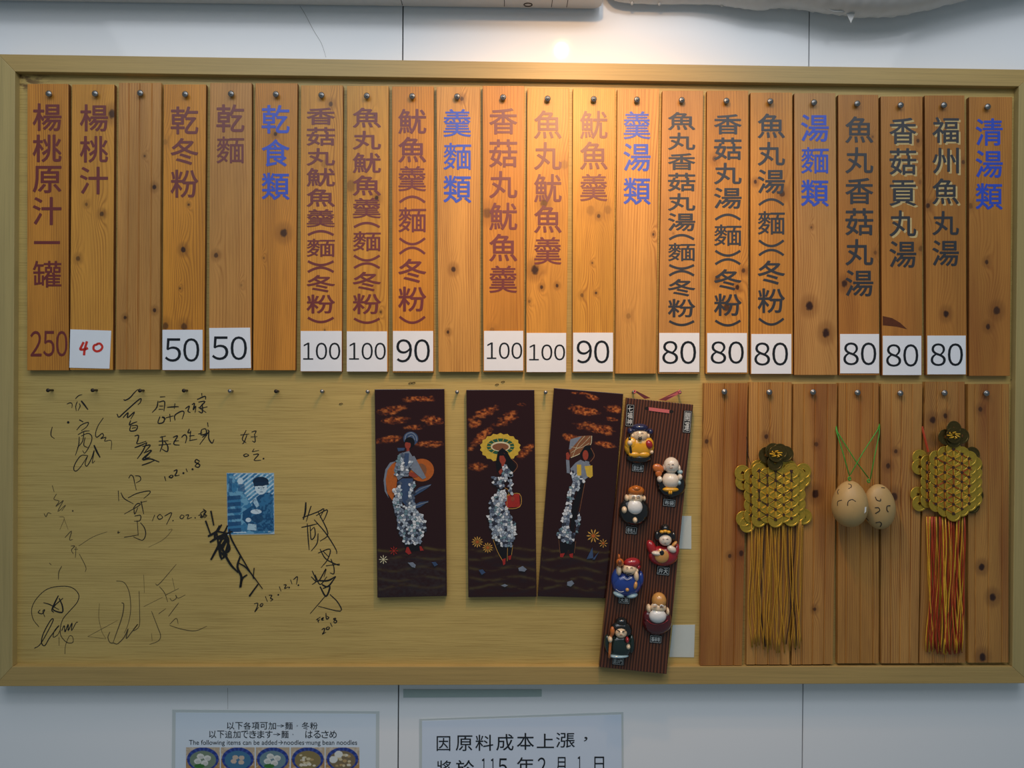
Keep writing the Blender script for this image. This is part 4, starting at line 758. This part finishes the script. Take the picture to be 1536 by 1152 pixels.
M['white_print'] = flat('white_print', srgb(214, 216, 212), 0.4); M['plate'] = flat('black_plate', srgb(18, 18, 20), 0.35)
def nameplate(D, cx, cy, w_, h_, rot, chars, vertical=False, bright=True):
    def q(u, v):
        return (D[0]+(cx+u*math.cos(rot)-v*math.sin(rot))/D[2], D[1]+(cy+u*math.sin(rot)+v*math.cos(rot))/D[2])
    w2, h2 = w_/2, h_/2; y0 = yq(q(0, 0)[1]); o = slab('nameplate', [q(-w2, -h2), q(w2, -h2), q(w2, h2), q(-w2, h2)], y0-0.0016, y0+0.001, M['plate'], plaque)
    mb = MB(); e = 2.0
    def bar(a, b2, c_, d_): V, Fc = poly_geo([q(a, b2), q(c_, b2), q(c_, d_), q(a, d_)], y0-0.0020); mb.add(V, Fc)
    mrg = 5; bar(-w2+mrg, -h2+mrg, w2-mrg, -h2+mrg+e); bar(-w2+mrg, h2-mrg-e, w2-mrg, h2-mrg); bar(-w2+mrg, -h2+mrg, -w2+mrg+e, h2-mrg); bar(w2-mrg-e, -h2+mrg, w2-mrg, h2-mrg)
    n = len(chars)
    for i, ch in enumerate(chars):
        if vertical: L = (h_-24)/n; a, b2, c_, d_ = -w2+13, -h2+12+L*i+L*.06, w2-13, -h2+12+L*(i+.94)
        else: L = (w_-24)/n; a, b2, c_, d_ = -w2+12+L*i+L*.05, -h2+13, -w2+12+L*(i+.95), h2-13
        text_quad(mb, ch, [q(a, b2), q(c_, b2), q(c_, d_), q(a, d_)], y0-0.0020, 0.012)
    mb.build('nameplate_lettering', M['white_print'], o, bevel=-1)
nameplate(D1, 275, 266, 62, 168, 0.07, '七福神', True); nameplate(D1, 705, 313, 62, 168, 0.07, '開運', True)
nameplate(D1, 334, 661, 92, 58, 0.1, '恵比寿'); nameplate(D1, 570, 922, 96, 58, 0.1, '布袋'); nameplate(D2, 285, 28, 88, 58, 0.1, '寿老人'); nameplate(D2, 525, 332, 98, 66, 0.1, '弁天')
nameplate(D2, 232, 553, 86, 54, 0.1, '大黒'); nameplate(D2, 468, 845, 92, 60, 0.08, '福禄寿'); nameplate(D2, 186, 1012, 90, 56, 0.1, '毘沙門')

# ------------------------------------------------------------------ coin turtles
M['brass'] = flat('brass_coin', srgb(202, 168, 62), 0.36, metal=0.7, var=0.18, vs=160, bump=0.5); M['brassdark'] = flat('dark_brass_coin', srgb(92, 78, 40), 0.35, metal=0.75, var=0.3, vs=160, bump=0.5)
M['goldcord'] = flat('gold_cord', srgb(196, 146, 44), 0.5, var=0.3, vs=300); M['yellowcord'] = flat('yellow_cord', srgb(226, 176, 48), 0.5, var=0.25, vs=300); M['redcord'] = flat('red_orange_cord', srgb(176, 62, 26), 0.5, var=0.3, vs=300); M['darkcord'] = flat('dark_cord', srgb(60, 36, 22), 0.7)
def coin_mesh(name, R0, mat):
    bm = bmesh.new(); n = 28; h = R0*0.19; th = 0.0011
    sq = []
    for k in range(n):
        a = 2*math.pi*k/n+math.pi/4; cc, ss = math.cos(a), math.sin(a); q = h/max(abs(cc), abs(ss)); sq.append((cc*q, ss*q))
    ci = [(math.cos(2*math.pi*k/n+math.pi/4), math.sin(2*math.pi*k/n+math.pi/4)) for k in range(n)]
    prof = []
    prof.append([(x_, 0, z_) for x_, z_ in sq]); prof.append([(x_, -th, z_) for x_, z_ in sq]); prof.append([(x_*1.35, -th, z_*1.35) for x_, z_ in sq]); prof.append([(x_*1.4, -th*0.6, z_*1.4) for x_, z_ in sq])
    prof.append([(x_*R0*.80, -th*.6, z_*R0*.80) for x_, z_ in ci]); prof.append([(x_*R0*.83, -th, z_*R0*.83) for x_, z_ in ci]); prof.append([(x_*R0*.98, -th, z_*R0*.98) for x_, z_ in ci]); prof.append([(x_*R0, -th*.7, z_*R0) for x_, z_ in ci]); prof.append([(x_*R0, 0, z_*R0) for x_, z_ in ci])
    rings = [[bm.verts.new(p) for p in r_] for r_ in prof]
    for a, b_ in zip(rings, rings[1:]+rings[:1]):
        for k in range(n): bm.faces.new((a[k], a[(k+1) % n], b_[(k+1) % n], b_[k]))
    bmesh.ops.recalc_face_normals(bm, faces=bm.faces); me = bpy.data.meshes.new(name); bm.to_mesh(me); bm.free(); me.materials.append(mat); return me
def turtle(label, D, cols, corners, darks, R_px, tass, tmats, edge_x, seed):
    rnd = random.Random(seed); cx0 = D[0]+edge_x/D[2]; cc = P(cx0, 735, YP-0.01); t = thing('coin_turtle_charm', (cc.x, YP-0.008, cc.z), label, 'hanging charm', 'coin turtle charms with tassels')
    R0 = R_px*mpp(YP-0.01)/D[2]; me1 = coin_mesh('coin', R0, M['brass']); me2 = coin_mesh('coin_dark', R0, M['brassdark'])
    def coin(x_, y_, dep, tx, tz, me):
        p = P(D[0]+x_/D[2], D[1]+y_/D[2], YP-dep); o = bpy.data.objects.new('coin', me); C.objects.link(o); o.parent = t; o.location = p-root_loc(t); o.rotation_euler = (tx, rnd.uniform(0, 1), tz); 
        if me is me2: o['label'] = 'dark tarnished coin'
    for x_, y_, dk in corners: coin(x_, y_, 0.005+0.0012*(hash((x_, y_)) % 3), -0.05, 0, me2 if dk else me1)
    th = MB(); th2 = MB(); kh = MB(); holes = []
    for ci_, (x_, ys) in enumerate(cols):
        edge = abs(ci_-(len(cols)-1)/2)/((len(cols)-1)/2)
        for j, y_ in enumerate(ys):
            dep = 0.013-0.006*edge**2+(0.0014 if ci_ % 2 else 0.0)+0.0004*rnd.random()
            coin(x_, y_, dep, -0.055, (ci_-(len(cols)-1)/2)*-0.05, me1); holes.append((x_, y_, dep))
    for i, (x1, y1, d1) in enumerate(holes):
        V, Fc = poly_geo(ell_pts(D[0]+x1/D[2], D[1]+y1/D[2], 2.3, 2.3, 8), YP-d1-0.0030, 0.001); kh.add(V, Fc)
        for x2, y2, d2 in holes[i+1:]:
            L = math.hypot(x2-x1, y2-y1)
            if L < R_px*1.42:
                for off in (-0.6, 0.6):
                    nx, ny = -(y2-y1)/L*off, (x2-x1)/L*off; a = P(D[0]+x1/D[2]+nx, D[1]+y1/D[2]+ny, YP-d1-0.0018); b_ = P(D[0]+x2/D[2]+nx, D[1]+y2/D[2]+ny, YP-d2-0.0018)
                    mid = (a+b_)/2+Vector((0, -0.0016, 0)); V, Fc = tube_geo([a, mid, b_], 0.0005, 5); (th if rnd.random() < tmats[3] else th2).add(V, Fc)
    th.build('binding_thread', M['yellowcord'], t); th2.build('binding_thread_dark', M[tmats[2]], t); kh.build('coin_hole_knot', M['darkcord'], t)
    for x_, y_, dep, me in darks: coin(x_, y_, dep, -0.1, 0, me2 if me else me1)
    kn = MB(); hx, hy, _, _ = darks[0]
    for k in range(7):
        a = k*2*math.pi/7; V, Fc = tube_geo([P(D[0]+(hx+18*math.cos(a))/D[2], D[1]+(hy+14*math.sin(a))/D[2], YP-0.026), P(D[0]+(hx+44*math.cos(a))/D[2], D[1]+(hy+24*math.sin(a+.4))/D[2], YP-0.029), P(D[0]+(hx+60*math.cos(a+.5))/D[2], D[1]+(hy+30*math.sin(a+.5))/D[2], YP-0.024)], 0.0013, 6); kn.add(V, Fc)
    kn.build('head_knot', M['yellowcord'], t)
    fr = {0: MB(), 1: MB()}; x0, x1, ytop, ybot, n, jit = tass
    for k in range(n):
        u = (k+0.5)/n; xs = x0+(x1-x0)*u+rnd.uniform(-1, 1); yb2 = ybot-rnd.uniform(0, 1)**2*jit-(abs(u-.5)*2)**2*jit*.6; dep = rnd.uniform(0.002, 0.011); ph_ = rnd.uniform(0, 6); pts = []
        for j in range(12):
            v = j/11; pts.append(P(xs+2.0*math.sin(ph_+v*5)+(2.6*math.sin(ph_*3+v*9))*v, ytop+(yb2-ytop)*v, YP-dep-0.0015*math.sin(v*6+ph_)))
        V, Fc = tube_geo(pts, rnd.uniform(0.0009, 0.0014), 5); fr[0 if rnd.random() < tmats[4] else 1].add(V, Fc)
    for k, mn in ((0, tmats[0]), (1, tmats[1])):
        o = fr[k].build('tassel_fringe', M[mn], t, smooth=True); o['kind'] = 'stuff'
    return t
E1 = (1080, 640, 6.4); E2 = (1350, 620, 6.064)
t1 = turtle('left gold coin turtle charm with thin olive gold tassel strings', E1, [(300,[475,565,655,750,850]), (375,[425,518,612,705,800,888]), (455,[470,565,660,752,848]), (534,[425,515,608,702,795,890]), (612,[470,562,655,750,846]), (685,[428,518,610,703,796,880]), (742,[470,560,650,742,840])],
 [(215,445,0),(222,532,0),(228,885,0),(262,940,0),(800,428,0),(792,508,0),(806,862,0),(370,395,0),(445,380,0),(610,385,0),(665,400,0)], [(540,262,0.022,1),(510,235,0.018,1),(575,240,0.019,1),(445,272,0.012,1),(630,262,0.012,1),(530,345,0.018,1)], 78, (1124, 1203, 781, 980, 34, 16), ('goldcord', 'darkcord', 'darkcord', 0.75, 0.8), 540, 5)
t2 = turtle('right coin turtle charm with dense orange and yellow tassels', E2, [(248,[450,535,620,703,790]), (328,[408,492,577,663,743,825]), (408,[368,452,537,622,705,788,870]), (487,[328,412,492,577,660,743,828,912]), (562,[372,455,538,622,705,790,868]), (628,[412,495,580,662,745,820]), (672,[460,540,622,700,780])],
 [(180,400,0),(175,487,0),(163,738,0),(178,820,0),(655,375,1),(680,480,1),(690,745,1),(655,840,1)], [(490,200,0.020,1),(490,140,0.018,1),(415,215,0.014,1),(560,205,0.014,1),(490,240,0.016,1)], 72, (1391.5, 1447, 775, 982, 52, 7), ('yellowcord', 'redcord', 'redcord', 0.6, 0.42), 487, 9)
rc = MB(); V, Fc = tube_geo([P(1350+p[0]/6.064, 620+p[1]/6.064, y_) for p, y_ in (((200, 120), -.030), ((225, 220), -.036), ((258, 350), -.040))], 0.0026, 6); rc.add(V, Fc)
rc.build('hanging_cord', M['redcord'], t2)
gc = MB(); V, Fc = tube_geo([P(x_, y_, -.031) for x_, y_ in ((1119.5, 655), (1121.5, 680), (1125, 694), (1128, 704))], 0.0012, 6); gc.add(V, Fc); gc.build('hanging_cord', M['darkcord'], t1)

# ------------------------------------------------------------------ painted eggs
M['egg'] = flat('clay_egg', srgb(184, 152, 98), 0.5, coat=0.05, var=0.12, vs=40); M['greencord'] = flat('green_cord', srgb(62, 150, 48), 0.5, var=0.2, vs=400)
def egg(label, cx, cy, rx, ry, eg, tilt, arcs, cords, dep, extra=None):
    ox, oy, s = 1230, 620, 5.76; yc = YP-dep; k = mpp(yc)/s; c = P(ox+cx/s, oy+cy/s, yc); t = thing('painted_egg', (c.x, c.y, c.z), label, 'egg ornament', 'painted egg ornaments')
    V, Fc = ball_geo(c, rx*k, min(rx*k, dep-0.0008), ry*k, 32, 20, tilt, eg); mesh_obj('shell', V, Fc, M['egg'], t, smooth=True)
    def surf(px_, py_):
        for yy in np.linspace(yc-rx*k*1.1, yc, 60):      # march from the front until the point lies inside the egg
            p = P(ox+px_/s, oy+py_/s, yy); d = p-c; x_ = d.x*math.cos(tilt)-d.z*math.sin(tilt); z_ = d.x*math.sin(tilt)+d.z*math.cos(tilt); cb = max(-1, min(1, z_/(ry*k))); sc = 1-eg*cb
            if (x_/(rx*k*sc))**2+(d.y/(min(rx*k, dep)*sc))**2+cb**2 <= 1: return p
        return P(ox+px_/s, oy+py_/s, yc)
    mb = MB()
    for a in arcs: V, Fc = tube_geo([surf(*p) for p in smooth_line(a, 5)], 0.00095, 6); mb.add(V, Fc)
    mb.build('painted_mark', M['marker'], t, smooth=True)
    mb = MB()
    for cd2 in cords: V, Fc = tube_geo([P(ox+p[0]/s, oy+p[1]/s, p[2]) for p in cd2], 0.00125, 6); mb.add(V, Fc)
    kx, ky = cords[0][-1][:2]; V, Fc = tube_geo([P(ox+(kx+10*math.cos(a))/s, oy+(ky+24+14*math.sin(a))/s, yc-0.004) for a in np.linspace(0, 6.28, 12)], 0.0014, 6); mb.add(V, Fc)
    mb.build('hanging_cord', M['greencord'], t, smooth=True)
    if extra:
        V, Fc = poly_geo([(ox+p[0]/s, oy+p[1]/s) for p in extra], surf(*extra[0]).y-0.001, 0.0008); mesh_obj('sticker', V, Fc, M['white_print'], t)
egg('left clay egg ornament painted with small curved smile marks on green cord', 258, 782, 148, 202, 0.1, 0.03, [[(245,610),(268,618),(268,640),(245,652)], [(165,658),(152,675),(158,700)], [(152,797),(155,762),(190,750)], [(238,797),(245,760),(278,745),(308,762)]],
    [[(137,92,-.028),(140,150,-.036),(195,330,-.044),(254,540,-.062)], [(512,92,-.028),(500,140,-.036),(370,340,-.044),(262,530,-.062)]], 0.048, [(388,812),(402,808),(398,850),(384,865)])
egg('right clay egg ornament painted with dark curved smile marks, overlapped by the other egg', 512, 806, 136, 197, 0.06, -0.08, [[(478,722),(492,750),(522,755),(524,738)], [(475,815),(505,815),(515,840),(478,865)], [(606,797),(580,802),(578,835),(590,850)], [(408,868),(395,900),(420,925)], [(482,945),(515,938),(532,955),(520,980)], [(530,642),(558,645)]],
    [[(137,96,-.029),(150,160,-.037),(300,400,-.046),(420,560,-.053)], [(514,96,-.029),(512,180,-.037),(470,380,-.045),(435,570,-.052)]], 0.025)

# ------------------------------------------------------------------ notices on the lower wall
def bowl(parent, cx, cy, kind, seed):
    r = Ras(cx-97, cy-62, cx+97, cy+92, 2.6, srgb(196, 176, 150)); n = fbm(r.X, r.Y, 22, 22, seed); rnd = random.Random(seed)
    r.mask(r.Y > cy+5, srgb(176, 132, 72), 0.8); r.mask(n > 0.62, srgb(226, 218, 206), 0.5)
    r.ell(cx, cy+6, 92, 68, srgb(34, 58, 140)); r.mask((((r.X-cx)/92)**2+((r.Y-cy-6)/68)**2 < 1) & (np.sin(np.arctan2(r.Y-cy-6, r.X-cx)*16) > 0.3), srgb(60, 88, 176), 0.7)
    r.ell(cx, cy+12, 76, 54, (srgb(120, 140, 120), srgb(66, 120, 156), srgb(110, 140, 150), srgb(140, 124, 80), srgb(128, 112, 84))[kind])
    if kind in (0, 2):
        for x_, y_ in ((-14, -10), (26, 0), (-30, 18), (10, 28)): r.ell(cx+x_, cy+y_, 21, 16, srgb(226, 228, 222)); r.ell(cx+x_+3, cy+y_+4, 14, 9, srgb(206, 208, 202))
        r.ell(cx-20, cy+46, 30, 12, srgb(60, 120, 50))
    elif kind == 1:
        for x_, y_ in ((-14, -4), (22, -2), (-24, 18), (20, 24)): r.ell(cx+x_, cy+y_, 17, 13, srgb(206, 186, 168))
    else:
        for k in range(16): r.ell(cx+rnd.uniform(-45, 45), cy+10+rnd.uniform(-30, 34), rnd.uniform(7, 14), rnd.uniform(5, 9), rnd.choice([srgb(214, 200, 160), srgb(188, 160, 110), srgb(226, 220, 200)]))
        if kind == 4:
            for x_, y_ in ((-22, -22), (-52, 8)): r.ell(cx+x_, cy+y_, 24, 20, srgb(228, 230, 226))
    q = [(240+a/3.84, 1020+b2/3.84) for a, b2 in ((cx-97, cy-62), (cx+97, cy-62), (cx+97, cy+92), (cx-97, cy+92))]
    r.build('bowl_picture', q, -0.0022, M['print'], parent)
c = P(415, 1110, 0); n1 = thing('laminated_notice', (c.x, 0, c.z), 'laminated notice with Chinese, Japanese and English lines above five blue bowl pictures', 'notice')
slab('laminate', [(258.5,1064.5),(569,1067),(568,1240),(257,1240)], -0.0012, -0.0002, M['lam'], n1); slab('printed_sheet', [(263.5,1069),(564,1071),(563,1236),(262,1236)], -0.0018, -0.0011, flat('bluish_sheet', srgb(226, 238, 250), 0.25, coat=0.4), n1)
mb = MB(); yy = -0.0022
def row(mb, s, x0, y0, x1, y1, y, off=0.0, gap=0.1, slope=0.0):
    n = len(s); L = (x1-x0)/n
    for i, ch in enumerate(s):
        if ch == ' ': continue
        a, b_ = x0+L*(i+gap/2), x0+L*(i+1-gap/2); ya, yb_ = y0+slope*i, y1+slope*i; h_ = yb_-ya
        if ch in '‧·': text_box(mb, 'o', (a+b_)/2-.8, (ya+yb_)/2-.8, (a+b_)/2+.8, (ya+yb_)/2+.8, y, off); continue
        if ch == '→': ya, yb_ = ya+h_*.3, yb_-h_*.3
        text_box(mb, ch, a, ya, b_, yb_, y, off)
row(mb, '以下各項可加→麵‧冬粉', 339.7, 1083.3, 477, 1094.2, yy, 0.004); row(mb, '以下追加できます→麵‧ はるさめ', 313, 1096, 505.6, 1107.2, yy, 0.004)
text_box(mb, 'The following items can be added→noodles‧mung bean noodles', 283.5, 1110, 535.6, 1119.5, yy, 0)
mb.build('printed_lines', M['ink'], n1, bevel=-1)
for k, cx in enumerate((247, 448, 649, 851, 1051)): bowl(n1, cx, 450, k, 50+k)
c = P(782, 1110, 0); n2_ = thing('paper_notice', (c.x, 0, c.z), 'laminated white notice in large black brush style Chinese text about prices', 'notice')
slab('laminate', [(629,1078.5),(935,1068),(936,1240),(629,1240)], -0.0012, -0.0002, M['lam'], n2_); slab('printed_sheet', [(633,1081.5),(932,1072),(933,1236),(633,1236)], -0.0018, -0.0011, flat('bluish_sheet_plain', srgb(222, 234, 250), 0.25, coat=0.4), n2_)
mb = MB()
for ch, a, b_, y0, y1 in [('因',250,328,362,447),('原',360,455,358,447),('料',473,575,354,446),('成',593,692,350,445),('本',712,810,344,440),('上',827,925,348,430),('漲',938,1045,342,428),('，',1097,1118,366,392),
                          ('將',250,335,502,592),('於',360,465,500,590),('１',508,535,490,588),('１',560,587,490,588),('５',605,655,490,588),('年',712,810,484,578),('２',832,878,485,580),('月',935,992,482,572),('１',1060,1086,478,570),('日',1158,1214,480,568)]:
    text_box(mb, ch, 590+a/3.84, 1010+y0/3.84, 590+b_/3.84, 1010+y1/3.84, -0.0022, 0.004)
mb.build('printed_lines', M['ink'], n2_, bevel=-1)
o = slab('tape_strip', [(605,1034.5),(812.5,1034.5),(812.5,1045),(605,1046.5)], -0.0014, -0.0002, M['tapeg'], loc=P(700, 1040, 0)); tag(o, 'strip of greenish translucent tape on the wall just under the board', 'tape')

# ------------------------------------------------------------------ white housing and wrapped pipe along the top
M['plastic'] = flat('grey_white_plastic', srgb(214, 210, 206), 0.35, var=0.03)
zb = P(450, 8, -0.006).z; z0 = P(0, 1.5, -0.006).z; z1 = P(900, 13.7, -0.006).z
c = P(450, 0, -0.06); ac = thing('wall_housing', (c.x, -0.006, zb), 'long white plastic unit housing with a rounded end along the top left of the wall', 'air conditioner')
xr = P(904, 6, -0.03).x; rr = 0.022; plan = [(-2.0, -0.005), (xr-rr, -0.005)]+[(xr-rr+rr*math.sin(a), -0.005-rr+rr*math.cos(a)) for a in np.linspace(0.2, math.pi/2, 7)]+[(xr, -0.060)]+[(xr-rr+rr*math.cos(a), -0.060-rr*math.sin(a)) for a in np.linspace(0.2, math.pi/2, 7)]+[(-2.0, -0.082)]
def zof(x_): xa, xb = P(0, 0, -0.006).x, P(900, 0, -0.006).x; return z0+(z1-z0)*(x_-xa)/(xb-xa)
n = len(plan); V = [Vector((x_, y_, zof(x_))) for x_, y_ in plan]+[Vector((x_, y_, zof(x_)+0.25)) for x_, y_ in plan]
mesh_obj('housing_body', V, [tuple(range(n)), tuple(range(n, 2*n))[::-1]]+[(i, (i+1) % n, n+(i+1) % n, n+i) for i in range(n)], M['plastic'], ac, bevel=0.003)
mb = MB()
for x_ in (602, 756.5, 828, 851): 
    X = P(x_, 8, -0.03).x; z_ = zof(X)-0.0002; mb.add([(X-.0007, -.012, z_), (X+.0007, -.012, z_), (X+.0007, -.07, z_), (X-.0007, -.07, z_), (X-.0007, -.012, z_+.002), (X+.0007, -.012, z_+.002), (X+.0007, -.07, z_+.002), (X-.0007, -.07, z_+.002)], BOXF)
mb.build('housing_seam', M['gap'], ac)
X = P(792, 8, -0.02).x; V, Fc = tube_geo([(X+0.009*math.cos(a), -0.022+0.007*math.sin(a)*1.0, zof(X)-0.0006) for a in np.linspace(0, 6.28, 16)], 0.0012, 6); mesh_obj('latch', V, Fc, M['rust'], ac)
M['wrap'] = flat('whitish_wrapping_tape', srgb(206, 204, 200), 0.4, var=0.08, vs=30)
path = [(900,-34),(914,-8),(930,1.5),(975,4.5),(1040,5),(1080,5.5),(1110,9),(1140,12),(1170,9),(1200,9),(1240,15),(1275,20),(1310,21.5),(1350,20),(1390,13),(1430,2),(1480,-10),(1560,-26),(1640,-40)]
path = smooth_line(path, 8); V = []; Fc = []; nn = 22; y0 = -0.058; R0 = 0.052
for i, (px_, pb) in enumerate(path):
    R1 = 0.019+(R0-0.019)*min(max((px_-1040)/190, 0), 1); yc_ = -0.006-R1; c_ = P(px_, pb, yc_)+Vector((0, 0, R1))
    for k in range(nn):
        a = 2*math.pi*k/nn; ph_ = (i*0.55+a*1.0) % 2.4; rr_ = R1*(1+0.045*(ph_/2.4)+0.05*mnoise.noise(Vector((c_.x*28+a*0.8, math.cos(a)*2, math.sin(a)*2)))+0.03*mnoise.noise(Vector((c_.x*90, math.cos(a)*5, math.sin(a)*5))))
        V.append(c_+Vector((0, math.cos(a)*rr_, math.sin(a)*rr_)))
for i in range(len(path)-1):
    for k in range(nn): Fc.append((i*nn+k, i*nn+(k+1) % nn, (i+1)*nn+(k+1) % nn, (i+1)*nn+k))
c = P(1200, 0, y0); pp = thing('wrapped_pipe', (c.x, y0, c.z), 'lumpy pipe wrapped in whitish tape sagging along the top right of the wall', 'pipe')
mesh_obj('wrapping', V, Fc, M['wrap'], pp, smooth=True)
V, Fc = slab_geo([(1265,10),(1283.5,13),(1281,24),(1276.5,34.5)], -0.060, -0.0588); mesh_obj('tape_flap', V, Fc, M['wrap'], pp)
V, Fc = tube_geo([P(x_, y_, -0.062) for x_, y_ in ((1232, 8), (1240, 12), (1250, 17.5), (1262, 18), (1270, 17))], [0.002, 0.0035, 0.003, 0.0035, 0.002], 6); mesh_obj('tape_end', V, Fc, M['wrap'], pp)
V = []; mb = MB()
for x_, y_ in ((948, 3.5), (989, 4.5), (1083, 6)): mb.add(*ball_geo(P(x_, y_, -0.025), 0.004, 0.004, 0.006, 8, 6))
mb.build('tape_drip', M['wrap'], pp, smooth=True)
